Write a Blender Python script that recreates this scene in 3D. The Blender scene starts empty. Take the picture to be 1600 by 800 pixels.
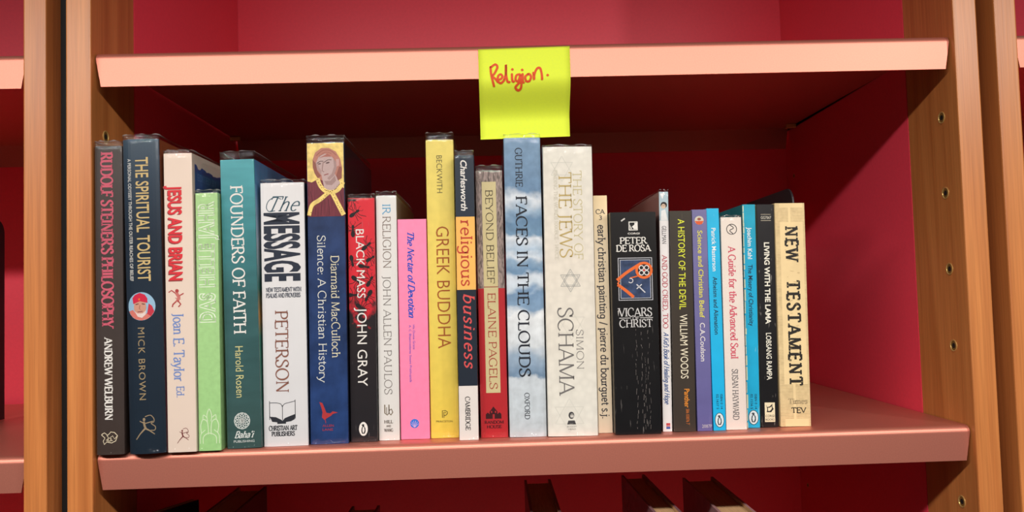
import bpy, bmesh, math, random
from mathutils import Matrix, Vector
scene = bpy.context.scene
COL = scene.collection

# ------------------------------------------------------------------ camera
cam_data = bpy.data.cameras.new('camera')
cam = bpy.data.objects.new('camera', cam_data)
COL.objects.link(cam)
cam_data.sensor_width = 36.0
cam_data.lens = 28.975
cam_data.clip_start = 0.01
_r = Vector((0.99926582, -0.02581659, -0.02830772))
_u = Vector((0.02704824, -0.04789485, 0.99848609))
_f = Vector((0.0271333, 0.9985187, 0.04716139))
cam.matrix_world = Matrix(((_r.x, _u.x, -_f.x, 0.30480565), (_r.y, _u.y, -_f.y, -0.64636493),
                           (_r.z, _u.z, -_f.z, 0.11306741), (0, 0, 0, 1)))
scene.camera = cam

# ------------------------------------------------------------------ light
scene.view_settings.view_transform = 'Standard'
scene.view_settings.look = 'None'
scene.view_settings.exposure = 0.0
scene.view_settings.gamma = 1.0
scene.view_settings.use_curve_mapping = False
world = bpy.data.worlds.new('room_ambience')
scene.world = world
world.use_nodes = True
world.node_tree.nodes['Background'].inputs[0].default_value = (1.0, 0.95, 0.92, 1)
world.node_tree.nodes['Background'].inputs[1].default_value = 0.07

def spot_lamp(name, loc, target, power, size, color=(1, 0.945, 0.89)):
    d = bpy.data.lights.new(name, 'AREA')
    d.shape = 'DISK'; d.size = size; d.energy = power; d.color = color
    o = bpy.data.objects.new(name, d); COL.objects.link(o)
    o.location = loc
    o.rotation_euler = (Vector(target) - Vector(loc)).to_track_quat('-Z', 'Y').to_euler()
    return o
# a linear shelf light running parallel to the bookcases, and the lamp of the next bay
strip = spot_lamp('shelf_strip_light', (0.10, -0.75, 0.537), (0.15, 0.0, -1.40), 18.2, 0.05)
strip.data.shape = 'RECTANGLE'; strip.data.size = 1.75; strip.data.size_y = 0.03; strip.data.spread = math.radians(150)
spot_lamp('bay_lamp', (1.075, -0.75, 0.537), (0.70, 0.0, -1.40), 4.2, 0.05)

# ------------------------------------------------------------------ helpers
def lin(c):
    out = []
    for v in c[:3]:
        v = v / 255.0
        out.append(v / 12.92 if v <= 0.04045 else ((v + 0.055) / 1.055) ** 2.4)
    return (out[0], out[1], out[2], 1.0)

def new_mat(name):
    m = bpy.data.materials.new(name); m.use_nodes = True
    return m, m.node_tree, m.node_tree.nodes['Principled BSDF']

_ink = {}
def ink(c, rough=0.45, metal=0.0):
    k = (tuple(c), rough, metal)
    if k not in _ink:
        m, nt, b = new_mat('printed_ink_%d_%d_%d' % tuple(int(v) for v in c[:3]))
        n = nt.nodes.new('ShaderNodeTexNoise'); n.inputs['Scale'].default_value = 900
        tc = nt.nodes.new('ShaderNodeTexCoord'); nt.links.new(tc.outputs['Object'], n.inputs['Vector'])
        mx = nt.nodes.new('ShaderNodeMix'); mx.data_type = 'RGBA'
        mx.inputs[6].default_value = lin(c); l = lin(c)
        mx.inputs[7].default_value = (l[0] * 0.8 + .01, l[1] * 0.8 + .01, l[2] * 0.8 + .01, 1)
        nt.links.new(n.outputs[0], mx.inputs[0]); nt.links.new(mx.outputs[2], b.inputs['Base Color'])
        b.inputs['Roughness'].default_value = rough; b.inputs['Metallic'].default_value = metal; b.inputs['Specular IOR Level'].default_value = 0.2
        _ink[k] = m
    return _ink[k]

def cover_mat(name, zones, interp='CONSTANT', mottle=0.12, mscale=60, mstretch=(1, 1, 1), rough=0.42,
              wobble=0.0, wscale=40, wstretch=(1, 1, 1), wear=None, wear_amt=0.0, wear_stretch=(1, 1, .12), extra=None):
    """zones: [(v measured from the top 0..1, colour)]; colour bands printed along the height of the cover"""
    m, nt, b = new_mat(name); N = nt.nodes; L = nt.links
    tc = N.new('ShaderNodeTexCoord')
    sep = N.new('ShaderNodeSeparateXYZ'); L.new(tc.outputs['Generated'], sep.inputs[0])
    inv = N.new('ShaderNodeMath'); inv.operation = 'SUBTRACT'; inv.inputs[0].default_value = 1.0
    L.new(sep.outputs['Z'], inv.inputs[1])
    fac = inv.outputs[0]
    if wobble:
        mp = N.new('ShaderNodeMapping'); mp.inputs['Scale'].default_value = wstretch
        L.new(tc.outputs['Object'], mp.inputs[0])
        nz = N.new('ShaderNodeTexNoise'); nz.inputs['Scale'].default_value = wscale; nz.inputs['Detail'].default_value = 6
        L.new(mp.outputs[0], nz.inputs['Vector'])
        s = N.new('ShaderNodeMath'); s.operation = 'MULTIPLY_ADD'; s.inputs[1].default_value = wobble
        L.new(nz.outputs[0], s.inputs[0])
        s2 = N.new('ShaderNodeMath'); s2.operation = 'SUBTRACT'; s2.inputs[1].default_value = wobble * 0.5
        L.new(fac, s2.inputs[0]); L.new(s2.outputs[0], s.inputs[2]); fac = s.outputs[0]
    cr = N.new('ShaderNodeValToRGB'); cr.color_ramp.interpolation = interp
    els = cr.color_ramp.elements
    while len(els) < len(zones): els.new(0.5)
    while len(els) > max(1, len(zones)): els.remove(els[-1])
    for e, (v, c) in zip(els, zones): e.position = v; e.color = lin(c)
    L.new(fac, cr.inputs[0])
    mp2 = N.new('ShaderNodeMapping'); mp2.inputs['Scale'].default_value = mstretch
    L.new(tc.outputs['Object'], mp2.inputs[0])
    n2 = N.new('ShaderNodeTexNoise'); n2.inputs['Scale'].default_value = mscale; n2.inputs['Detail'].default_value = 8
    L.new(mp2.outputs[0], n2.inputs['Vector'])
    mr = N.new('ShaderNodeMapRange'); mr.inputs[1].default_value = 0.3; mr.inputs[2].default_value = 0.7
    mr.inputs[3].default_value = 1 - mottle; mr.inputs[4].default_value = 1 + mottle
    L.new(n2.outputs[0], mr.inputs[0])
    mul = N.new('ShaderNodeVectorMath'); mul.operation = 'SCALE'
    L.new(cr.outputs[0], mul.inputs[0]); L.new(mr.outputs[0], mul.inputs['Scale'])
    out = mul.outputs[0]
    if wear:
        mp3 = N.new('ShaderNodeMapping'); mp3.inputs['Scale'].default_value = wear_stretch
        L.new(tc.outputs['Object'], mp3.inputs[0])
        n3 = N.new('ShaderNodeTexNoise'); n3.inputs['Scale'].default_value = 420; n3.inputs['Detail'].default_value = 5
        L.new(mp3.outputs[0], n3.inputs['Vector'])
        r3 = N.new('ShaderNodeMapRange'); r3.inputs[1].default_value = 0.66 - wear_amt; r3.inputs[2].default_value = 0.80 - wear_amt
        L.new(n3.outputs[0], r3.inputs[0])
        mx = N.new('ShaderNodeMix'); mx.data_type = 'RGBA'
        L.new(r3.outputs[0], mx.inputs[0]); L.new(out, mx.inputs[6]); mx.inputs[7].default_value = lin(wear)
        out = mx.outputs[2]
    if extra: out = extra(nt, tc, out)
    L.new(out, b.inputs['Base Color'])
    b.inputs['Roughness'].default_value = rough; b.inputs['Specular IOR Level'].default_value = 0.25
    return m

def tag(o, label=None, cat=None, group=None, kind=None):
    if label: o['label'] = label
    if cat: o['category'] = cat
    if group: o['group'] = group
    if kind: o['kind'] = kind
    return o

def empty(name, loc=(0, 0, 0), rot=(0, 0, 0)):
    o = bpy.data.objects.new(name, None); COL.objects.link(o)
    o.empty_display_size = 0.02; o.location = loc; o.rotation_euler = rot
    return o

def mesh_obj(name, verts, faces, mats, parent=None, fm=None, smooth=False):
    me = bpy.data.meshes.new(name); me.from_pydata([tuple(v) for v in verts], [], faces)
    for m in (mats if isinstance(mats, (list, tuple)) else [mats]): me.materials.append(m)
    if fm: me.polygons.foreach_set('material_index', fm)
    if smooth: me.polygons.foreach_set('use_smooth', [True] * len(me.polygons))
    me.update()
    o = bpy.data.objects.new(name, me); COL.objects.link(o)
    if parent: o.parent = parent
    return o

def box_bm(bm, x0, x1, y0, y1, z0, z1):
    vs = [bm.verts.new(p) for p in ((x0, y0, z0), (x1, y0, z0), (x1, y1, z0), (x0, y1, z0), (x0, y0, z1), (x1, y0, z1), (x1, y1, z1), (x0, y1, z1))]
    for f in ((3, 2, 1, 0), (4, 5, 6, 7), (0, 1, 5, 4), (1, 2, 6, 5), (2, 3, 7, 6), (3, 0, 4, 7)):
        bm.faces.new([vs[i] for i in f])

def bm_obj(name, bm, mat, parent=None, bevel=0, seg=2, smooth=False):
    if bevel:
        bmesh.ops.bevel(bm, geom=list(bm.edges), offset=bevel, segments=seg, affect='EDGES', profile=0.5)
    me = bpy.data.meshes.new(name); bm.to_mesh(me); bm.free()
    me.materials.append(mat)
    if smooth:
        for p in me.polygons: p.use_smooth = True
    o = bpy.data.objects.new(name, me); COL.objects.link(o)
    if parent: o.parent = parent
    return o

def box(name, b, mat, parent=None, bevel=0):
    bm = bmesh.new(); box_bm(bm, *b)
    return bm_obj(name, bm, mat, parent, bevel)

# ------------------------------------------------------------------ serif letter shapes (drawn as pen strokes, cap height 1)
def arc(cx, cy, rx, ry, a0, a1):
    n = max(5, int(abs(a1 - a0) / 20) + 1)
    return [(cx + rx * math.cos(math.radians(a0 + (a1 - a0) * i / n)), cy + ry * math.sin(math.radians(a0 + (a1 - a0) * i / n))) for i in range(n + 1)]

def smoothp(pts, n=4):
    out = []
    P = [pts[0]] + list(pts) + [pts[-1]]
    for i in range(1, len(P) - 2):
        p0, p1, p2, p3 = P[i - 1], P[i], P[i + 1], P[i + 2]
        for k in range(n):
            t = k / n
            out.append(tuple(0.5 * (2 * p1[j] + (p2[j] - p0[j]) * t + (2 * p0[j] - 5 * p1[j] + 4 * p2[j] - p3[j]) * t * t + (3 * p1[j] - p0[j] - 3 * p2[j] + p3[j]) * t ** 3) for j in (0, 1)))
    out.append(tuple(pts[-1]))
    return out

def stem(x, y0=1, y1=0, fl='se', m=1): return ([(x, y0), (x, y1)], fl, m)
def ln(x0, y0, x1, y1, fl='', m=1): return ([(x0, y0), (x1, y1)], fl, m)
def pa(pts, fl='', m=1): return (pts, fl, m)
TH = 0.5
G = {}
G['A'] = (.76, [ln(.05, 0, .38, 1, 's', .45), ln(.38, 1, .72, 0, 'e'), ln(.17, .34, .6, .34)])
G['B'] = (.66, [stem(.14), pa([(.14, 1)] + arc(.34, .77, .2, .23, 90, -90) + [(.14, .54)]), pa([(.14, .54)] + arc(.36, .27, .23, .27, 90, -90) + [(.14, 0)])])
G['C'] = (.76, [pa(arc(.42, .5, .36, .51, 48, 312)), ln(.66, .7, .66, .96, '', .4)])
G['D'] = (.8, [stem(.14), pa([(.14, 1)] + arc(.36, .5, .36, .5, 90, -90) + [(.14, 0)])])
G['E'] = (.64, [stem(.14), ln(.14, 1, .58, 1), ln(.14, .53, .48, .53), ln(.14, 0, .6, 0), ln(.58, 1, .58, .82, '', .4), ln(.6, 0, .6, .2, '', .4), ln(.48, .62, .48, .44, '', .4)])
G['F'] = (.58, [stem(.14), ln(.14, 1, .56, 1), ln(.14, .51, .46, .51), ln(.56, 1, .56, .8, '', .4), ln(.46, .6, .46, .42, '', .4)])
G['G'] = (.82, [pa(arc(.42, .5, .36, .51, 48, 325)), stem(.7, .42, .06, 's'), ln(.66, .7, .66, .96, '', .4)])
G['H'] = (.84, [stem(.14), stem(.7), ln(.14, .52, .7, .52)])
G['I'] = (.3, [stem(.15)])
G['J'] = (.36, [pa([(.2, 1), (.2, .1)] + arc(.05, .06, .15, .2, 0, -100), 's')])
G['K'] = (.76, [stem(.14), ln(.64, 1, .16, .42, 's', .5), ln(.3, .56, .7, 0, 'e')])
G['L'] = (.6, [stem(.14), ln(.14, 0, .56, 0), ln(.56, 0, .56, .22, '', .4)])
G['M'] = (.98, [ln(.12, 0, .16, 1, 's', .45), ln(.16, 1, .48, .03), ln(.48, .03, .82, 1, '', .45), stem(.84)])
G['N'] = (.84, [stem(.14, m=.45), ln(.14, 1, .7, 0), stem(.7, 1, 0, 's', .45)])
G['O'] = (.84, [pa(arc(.42, .5, .36, .51, 0, 360))])
G['P'] = (.62, [stem(.14), pa([(.14, 1)] + arc(.34, .74, .23, .26, 90, -90) + [(.14, .48)])])
G['Q'] = (.84, [pa(arc(.42, .5, .36, .51, 0, 360)), ln(.42, .05, .78, -.22)])
G['R'] = (.72, [stem(.14), pa([(.14, 1)] + arc(.34, .75, .21, .25, 90, -90) + [(.14, .5)]), ln(.34, .5, .68, 0, 'e')])
G['S'] = (.6, [pa(smoothp([(.5, .8), (.42, .96), (.28, 1.01), (.12, .9), (.1, .73), (.24, .58), (.42, .46), (.52, .28), (.46, .08), (.28, -.01), (.12, .06), (.07, .22)])), ln(.5, .76, .5, .98, '', .4), ln(.08, .02, .08, .26, '', .4)])
G['T'] = (.7, [stem(.35, fl='e'), ln(.04, 1, .66, 1), ln(.05, 1, .05, .8, '', .4), ln(.65, 1, .65, .8, '', .4)])
G['U'] = (.82, [pa([(.14, 1)] + arc(.4, .28, .26, .29, 180, 360) + [(.66, 1)], 'se')])
G['V'] = (.74, [ln(.04, 1, .38, 0, 's'), ln(.38, 0, .7, 1, 'e', .45)])
G['W'] = (1.06, [ln(.04, 1, .31, 0, 's'), ln(.31, 0, .54, 1, '', .45), ln(.54, 1, .78, 0), ln(.78, 0, 1.02, 1, 'e', .45)])
G['X'] = (.74, [ln(.06, 1, .68, 0, 'se'), ln(.66, 1, .06, 0, 'se', .45)])
G['Y'] = (.72, [ln(.04, 1, .36, .46, 's'), ln(.36, .46, .68, 1, 'e', .45), stem(.36, .48, 0, 'e')])
G['Z'] = (.68, [ln(.08, 1, .6, 1), ln(.6, 1, .08, 0), ln(.08, 0, .62, 0)])
G['a'] = (.54, [pa(smoothp([(.08, .5), (.14, .62), (.26, .65), (.38, .58), (.41, .45)]) + [(.41, .08), (.5, .02)]), pa(smoothp([(.41, .38), (.22, .36), (.07, .2), (.1, .03), (.24, 0), (.41, .16)]))])
G['b'] = (.58, [stem(.12, 1, 0, 's'), pa(arc(.3, .32, .21, .32, 150, -150))])
G['c'] = (.5, [pa(arc(.28, .32, .21, .33, 50, 310))])
G['d'] = (.58, [stem(.45), pa(arc(.27, .32, .2, .32, 30, 330))])
G['e'] = (.52, [pa([(.08, .36), (.47, .36)] + arc(.28, .33, .2, .32, 5, 315))])
G['f'] = (.36, [pa(smoothp([(.4, .93), (.32, 1), (.22, .94), (.18, .76)]) + [(.18, 0)], 'e'), ln(.04, .63, .34, .63)])
G['g'] = (.56, [pa(arc(.26, .36, .19, .28, 0, 360)), pa([(.45, .63)] + smoothp([(.45, .1), (.44, -.16), (.3, -.3), (.14, -.28), (.06, -.2)]))])
G['h'] = (.6, [stem(.12), pa(smoothp([(.12, .42), (.2, .58), (.32, .65), (.43, .58), (.46, .42)]) + [(.46, 0)], 'e')])
G['i'] = (.28, [stem(.14, .64), ln(.14, .94, .14, .84, '', 1.2)])
G['j'] = (.28, [pa([(.16, .64)] + smoothp([(.16, .1), (.14, -.2), (.0, -.28)]), 's'), ln(.16, .94, .16, .84, '', 1.2)])
G['k'] = (.58, [stem(.12), ln(.46, .64, .14, .26, 's', .5), ln(.24, .38, .52, 0, 'e')])
G['l'] = (.28, [stem(.14)])
G['m'] = (.9, [stem(.12, .64), pa(smoothp([(.12, .42), (.2, .58), (.31, .65), (.41, .58), (.44, .42)]) + [(.44, 0)], 'e'), pa(smoothp([(.44, .42), (.52, .58), (.63, .65), (.73, .58), (.76, .42)]) + [(.76, 0)], 'e')])
G['n'] = (.6, [stem(.12, .64), pa(smoothp([(.12, .42), (.2, .58), (.32, .65), (.43, .58), (.46, .42)]) + [(.46, 0)], 'e')])
G['o'] = (.56, [pa(arc(.28, .32, .22, .33, 0, 360))])
G['p'] = (.58, [stem(.12, .64, -.3), pa(arc(.3, .32, .21, .32, 150, -150))])
G['q'] = (.58, [stem(.45, .64, -.3), pa(arc(.27, .32, .2, .32, 30, 330))])
G['r'] = (.42, [stem(.12, .64), pa(smoothp([(.12, .4), (.2, .58), (.3, .64), (.38, .6)]))])
G['s'] = (.44, [pa(smoothp([(.37, .52), (.3, .63), (.18, .64), (.09, .54), (.14, .41), (.28, .31), (.37, .17), (.29, .02), (.16, 0), (.06, .11)]))])
G['t'] = (.38, [pa([(.18, .86), (.18, .14)] + smoothp([(.18, .12), (.24, .01), (.36, .06)])), ln(.04, .63, .35, .63)])
G['u'] = (.6, [pa([(.12, .64)] + smoothp([(.12, .16), (.18, .02), (.3, .0), (.45, .16)]), 's'), stem(.46, .64, 0)])
G['v'] = (.54, [ln(.04, .64, .28, 0, 's'), ln(.28, 0, .5, .64, 'e', .5)])
G['w'] = (.8, [ln(.04, .64, .24, 0, 's'), ln(.24, 0, .4, .64, '', .5), ln(.4, .64, .58, 0), ln(.58, 0, .76, .64, 'e', .5)])
G['x'] = (.54, [ln(.06, .64, .48, 0, 'se'), ln(.47, .64, .06, 0, 'se', .5)])
G['y'] = (.54, [ln(.04, .64, .28, 0, 's'), pa([(.5, .64), (.24, -.14), (.12, -.28), (.04, -.26)], 's', .6)])
G['z'] = (.5, [ln(.07, .63, .42, .63), ln(.42, .63, .06, 0), ln(.06, 0, .44, 0)])
G['.'] = (.24, [ln(.12, .1, .12, 0, '', 1.3)])
G[':'] = (.24, [ln(.12, .1, .12, 0, '', 1.3), ln(.12, .56, .12, .46, '', 1.3)])
G[','] = (.24, [ln(.13, .1, .08, -.14, '', 1.1)])
G["'"] = (.22, [ln(.12, 1, .1, .74, '', 1)])
G['/'] = (.4, [ln(.34, 1, .06, -.1, '', .8)])
G['-'] = (.4, [ln(.06, .36, .34, .36)])
G[' '] = (.3, [])
G['0'] = (.6, [pa(arc(.3, .5, .22, .5, 0, 360))])
G['1'] = (.4, [stem(.2, 1, 0, 'e'), ln(.06, .86, .2, 1, '', .6)])
G['2'] = (.56, [pa(smoothp([(.08, .76), (.16, .96), (.32, 1), (.46, .82), (.4, .58), (.2, .28), (.06, 0)])), ln(.06, 0, .5, 0)])
G['3'] = (.56, [pa(smoothp([(.08, .86), (.24, 1), (.42, .9), (.42, .64), (.22, .54)])), pa(smoothp([(.22, .54), (.46, .44), (.48, .14), (.26, 0), (.06, .12)]))])
G['4'] = (.58, [ln(.4, 0, .4, 1), ln(.4, 1, .04, .3, '', .6), ln(.04, .3, .54, .3)])
G['9'] = (.56, [pa(arc(.27, .7, .2, .29, 0, 360)), pa(smoothp([(.47, .7), (.44, .3), (.24, 0)]))])

def text_serif(s, length, cap, T=0.14, t=0.05, serif=0.16, slant=0.0, track=0.0, nib=12):
    """quads of a line of serif type fitted to length x cap height, in output units"""
    t = t * 1.5; T = T * 1.12
    adv = [G.get(c, G[' '])[0] + track for c in s]
    tot = sum(adv) - track
    sx = length / tot
    V = []; F = []
    def quad(a, b, c, d):
        i = len(V); V.extend((a, b, c, d)); F.append((i, i + 1, i + 2, i + 3))
    kx = min(1.0, max(0.45, sx / cap))
    X = 0.0
    for c, a in zip(s, adv):
        for pts, fl, m in G.get(c, G[' '])[1]:
            P = [((X + x + slant * y) * sx, y * cap) for x, y in pts]
            W = []
            for i in range(len(P)):
                p, q = P[max(0, i - 1)], P[min(len(P) - 1, i + 1)]
                dx, dy = q[0] - p[0], q[1] - p[1]
                th = math.atan2(dy, dx)
                w = (t + (T * m - t) * abs(math.sin(th - math.radians(nib))) ** 1.6) if m * T > t else t
                w *= cap * (kx if abs(dy) > abs(dx) else 1)
                l = math.hypot(dx, dy) or 1e-9
                W.append((-dy / l * w / 2, dx / l * w / 2))
            for i in range(len(P) - 1):
                (x0, y0), (x1, y1) = P[i], P[i + 1]
                n0, n1 = W[i], W[i + 1]
                quad((x0 - n0[0], y0 - n0[1]), (x1 - n1[0], y1 - n1[1]), (x1 + n1[0], y1 + n1[1]), (x0 + n0[0], y0 + n0[1]))
            if serif:
                for f, (x, y) in (('s', P[0]), ('e', P[-1])):
                    if f in fl:
                        hw = (serif * .5 + T * m * .5) * cap * kx
                        h = t * cap * 0.9
                        up = y > (0.3 * cap)
                        y0, y1 = (y - h, y) if up else (y, y + h)
                        quad((x - hw, y0), (x + hw, y0), (x + hw, y1), (x - hw, y1))
        X += a
    return V, F

_sans = {}
def text_sans(s, length, cap, bold=0.0, slant=0.0, outline=0.0, space=1.0):
    cu = bpy.data.curves.new('type_setting', 'FONT')
    cu.body = s; cu.size = 1.0; cu.resolution_u = 3; cu.shear = slant; cu.space_character = space
    if outline:
        cu.fill_mode = 'NONE'; cu.bevel_depth = outline; cu.bevel_resolution = 0; cu.offset = bold
    else:
        cu.offset = bold
    o = bpy.data.objects.new('type_setting', cu); COL.objects.link(o)
    dg = bpy.context.evaluated_depsgraph_get(); dg.update()
    ev = o.evaluated_get(dg); me = ev.to_mesh()
    V = [(v.co.x, v.co.y) for v in me.vertices]; F = [tuple(p.vertices) for p in me.polygons]
    ev.to_mesh_clear(); bpy.data.objects.remove(o); bpy.data.curves.remove(cu)
    x0 = min(v[0] for v in V); x1 = max(v[0] for v in V)
    caph = 0.729
    if s.upper() == s:
        y0 = min(v[1] for v in V); caph = max(v[1] for v in V)
    sx = length / (x1 - x0); sy = cap / caph
    return [((x - x0) * sx, y * sy) for x, y in V], F

# ------------------------------------------------------------------ materials of the shelving
def wood_mat():
    m, nt, b = new_mat('cherry_wood'); N = nt.nodes; L = nt.links
    tc = N.new('ShaderNodeTexCoord')
    mp = N.new('ShaderNodeMapping'); mp.inputs['Scale'].default_value = (60, 60, 2.2)
    L.new(tc.outputs['Object'], mp.inputs[0])
    n = N.new('ShaderNodeTexNoise'); n.inputs['Scale'].default_value = 1.0; n.inputs['Detail'].default_value = 6; n.inputs['Distortion'].default_value = 0.6
    L.new(mp.outputs[0], n.inputs['Vector'])
    cr = N.new('ShaderNodeValToRGB')
    e = cr.color_ramp.elements
    e[0].position = 0.30; e[0].color = lin((168, 97, 48)); e[1].position = 0.72; e[1].color = lin((200, 128, 70))
    L.new(n.outputs[0], cr.inputs[0])
    mp2 = N.new('ShaderNodeMapping'); mp2.inputs['Scale'].default_value = (900, 900, 18)
    L.new(tc.outputs['Object'], mp2.inputs[0])
    n2 = N.new('ShaderNodeTexNoise'); n2.inputs['Scale'].default_value = 1.0; n2.inputs['Detail'].default_value = 3
    L.new(mp2.outputs[0], n2.inputs['Vector'])
    r = N.new('ShaderNodeMapRange'); r.inputs[1].default_value = .3; r.inputs[2].default_value = .7; r.inputs[3].default_value = .86; r.inputs[4].default_value = 1.08
    L.new(n2.outputs[0], r.inputs[0])
    mu = N.new('ShaderNodeVectorMath'); mu.operation = 'SCALE'
    L.new(cr.outputs[0], mu.inputs[0]); L.new(r.outputs[0], mu.inputs['Scale'])
    L.new(mu.outputs[0], b.inputs['Base Color'])
    b.inputs['Roughness'].default_value = 0.38
    bp = N.new('ShaderNodeBump'); bp.inputs['Strength'].default_value = 0.08; bp.inputs['Distance'].default_value = 0.0005
    L.new(n2.outputs[0], bp.inputs['Height']); L.new(bp.outputs[0], b.inputs['Normal'])
    return m
def paint_mat(name, c, rough, metal, grain=0.05, gs=500, bump=0.03):
    m, nt, b = new_mat(name); N = nt.nodes; L = nt.links
    tc = N.new('ShaderNodeTexCoord')
    n = N.new('ShaderNodeTexNoise'); n.inputs['Scale'].default_value = gs; n.inputs['Detail'].default_value = 4
    L.new(tc.outputs['Object'], n.inputs['Vector'])
    r = N.new('ShaderNodeMapRange'); r.inputs[1].default_value = .3; r.inputs[2].default_value = .7; r.inputs[3].default_value = 1 - grain; r.inputs[4].default_value = 1 + grain
    L.new(n.outputs[0], r.inputs[0])
    mu = N.new('ShaderNodeVectorMath'); mu.operation = 'SCALE'; mu.inputs[0].default_value = lin(c)[:3]
    L.new(r.outputs[0], mu.inputs['Scale']); L.new(mu.outputs[0], b.inputs['Base Color'])
    b.inputs['Roughness'].default_value = rough; b.inputs['Metallic'].default_value = metal
    bp = N.new('ShaderNodeBump'); bp.inputs['Strength'].default_value = bump; bp.inputs['Distance'].default_value = 0.0003
    L.new(n.outputs[0], bp.inputs['Height']); L.new(bp.outputs[0], b.inputs['Normal'])
    return m
WOOD = wood_mat()
RED = paint_mat('crimson_lacquer', (236, 68, 88), 0.40, 0.0, 0.03, 300)
PINK = paint_mat('rose_metallic_paint', (204, 126, 108), 0.46, 0.75, 0.04, 900, 0.05)
BRASS = paint_mat('brass', (224, 188, 116), 0.35, 0.6, 0.05, 400)
BRASSDARK = paint_mat('shaded_brass', (150, 116, 58), 0.45, 0.5, 0.2, 900)  # darker copy of the brass, painting the shade inside the peg holes
BLACK = paint_mat('matt_black', (8, 10, 12), 0.7, 0.0, 0.05, 400)
DARKMETAL = paint_mat('charcoal_metal', (38, 34, 38), 0.5, 0.2, 0.05, 600)
WALL = paint_mat('off_white_plaster', (120, 112, 106), 0.9, 0, 0.04, 60)
FLOORM = paint_mat('grey_carpet', (90, 84, 80), 0.95, 0, 0.2, 300)
PAPER = cover_mat('page_edges', [(0, (182, 146, 106))], mottle=0.25, mscale=900, mstretch=(3, .05, .05), rough=0.8)

# ------------------------------------------------------------------ room and bookcases
W, S, LIP, DP = 0.68, 0.31204, 0.02716, 0.3735
ZB, ZT = -1.10, 0.90
tag(box('floor', (-3, 4, -4, 0.6, ZB - 0.05, ZB), FLOORM), kind='structure')
tag(box('wall_back', (-3, 4, 0.46, 0.56, ZB, 1.9), WALL), kind='structure')

sock_mesh = None
def socket_mesh():
    """a brass-lined peg hole: ring standing just proud, then flat, with the shade of the recess painted dark; axis +x"""
    V = []; F = []; fm = []; n = 20
    prof = [(0.0050, 0.0), (0.0050, 0.0004), (0.0046, 0.0006), (0.0040, 0.0004), (0.0038, 0.00012), (0.0022, 0.00010)]
    for r, x in prof:
        for k in range(n):
            a = 2 * math.pi * k / n; V.append((x, r * math.cos(a), r * math.sin(a)))
    for j in range(len(prof) - 1):
        for k in range(n):
            F.append((j * n + k, j * n + (k + 1) % n, (j + 1) * n + (k + 1) % n, (j + 1) * n + k)); fm.append(0)
    F.append(tuple((len(prof) - 1) * n + k for k in range(n))); fm.append(1)  # flat black disc painted for the dark depth of the hole
    for i in range((len(prof) - 2) * n, (len(prof) - 1) * n): fm[i] = 2
    me = bpy.data.meshes.new('brass_socket'); me.from_pydata(V, [], F)
    me.materials.append(BRASS); me.materials.append(BLACK); me.materials.append(BRASSDARK); me.polygons.foreach_set('material_index', fm)
    return me
sock_mesh = socket_mesh()
HOLES = [0.249, 0.1866, 0.1242, 0.0617, -0.0637, -0.126, 0.374, 0.4365]

def bookcase(label, xl, xr, lw, rw, parts):
    """xl, xr: inner faces; lw, rw: thickness of the uprights"""
    root = empty('bookcase', ((xl + xr) / 2, 0, ZB)); tag(root, label, 'bookcase', 'bookcases')
    ox, oz = (xl + xr) / 2, ZB
    def pbox(name, b, m, bev=0):
        return box(name, (b[0] - ox, b[1] - ox, b[2], b[3], b[4] - oz, b[5] - oz), m, root, bev)
    if 'l' in parts:
        post = pbox('post', (xl - lw, xl, -0.006, 0.0725, ZB, ZT), WOOD, 0.0012)
        pbox('side_panel', (xl - lw * .9, xl, 0.0727, DP, ZB, ZT), RED)
        for z in HOLES:
            s = bpy.data.objects.new('brass_socket', sock_mesh); COL.objects.link(s); s.parent = post
            s.location = (xl - ox, 0.0182, z - oz)
        for z in HOLES[:1] + HOLES[5:6]:
            s = bpy.data.objects.new('peg_hole', sock_mesh); COL.objects.link(s); s.parent = root
            s.location = (xl - ox, 0.3495, z - oz); s.scale = (.5, .55, .55)
    if 'r' in parts:
        post = pbox('post', (xr, xr + rw, -0.006, 0.0725, ZB, ZT), WOOD, 0.0012)
        pbox('side_panel', (xr, xr + rw * .9, 0.0727, DP, ZB, ZT), RED)
        for z in HOLES:
            s = bpy.data.objects.new('brass_socket', sock_mesh); COL.objects.link(s); s.parent = post
            s.location = (xr - ox, 0.0182, z - oz); s.rotation_euler = (0, 0, math.pi)
        for z in HOLES[:1] + HOLES[5:6]:
            s = bpy.data.objects.new('peg_hole', sock_mesh); COL.objects.link(s); s.parent = root
            s.location = (xr - ox, 0.3495, z - oz); s.rotation_euler = (0, 0, math.pi); s.scale = (.5, .55, .55)
    pbox('back_panel', (xl - lw * .9, xr + rw * .9, DP + 0.0002, DP + 0.012, ZB, ZT), RED)
    return root
GP = 0.0006
bookcase('cherry wood bookcase with crimson lining holding the row under the yellow note', -GP, W + GP, 0.0194, 0.0192, 'lr')
bookcase('neighbouring cherry bookcase beyond the black strip beside the dark brown spine', -0.80, -0.0525, 0.0175, 0.0175, 'lr')
bookcase('neighbouring cherry bookcase beyond the upright with the row of brass peg holes', 0.732, 1.45, 0.0178, 0.0178, 'lr')
tag(box('trim_1', (-0.0348, -0.0202, 0.016, 0.06, ZB, ZT), BLACK), kind='structure')
tag(box('trim_2', (0.7001, 0.714, 0.03, 0.06, ZB, ZT), BLACK), kind='structure')

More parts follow.
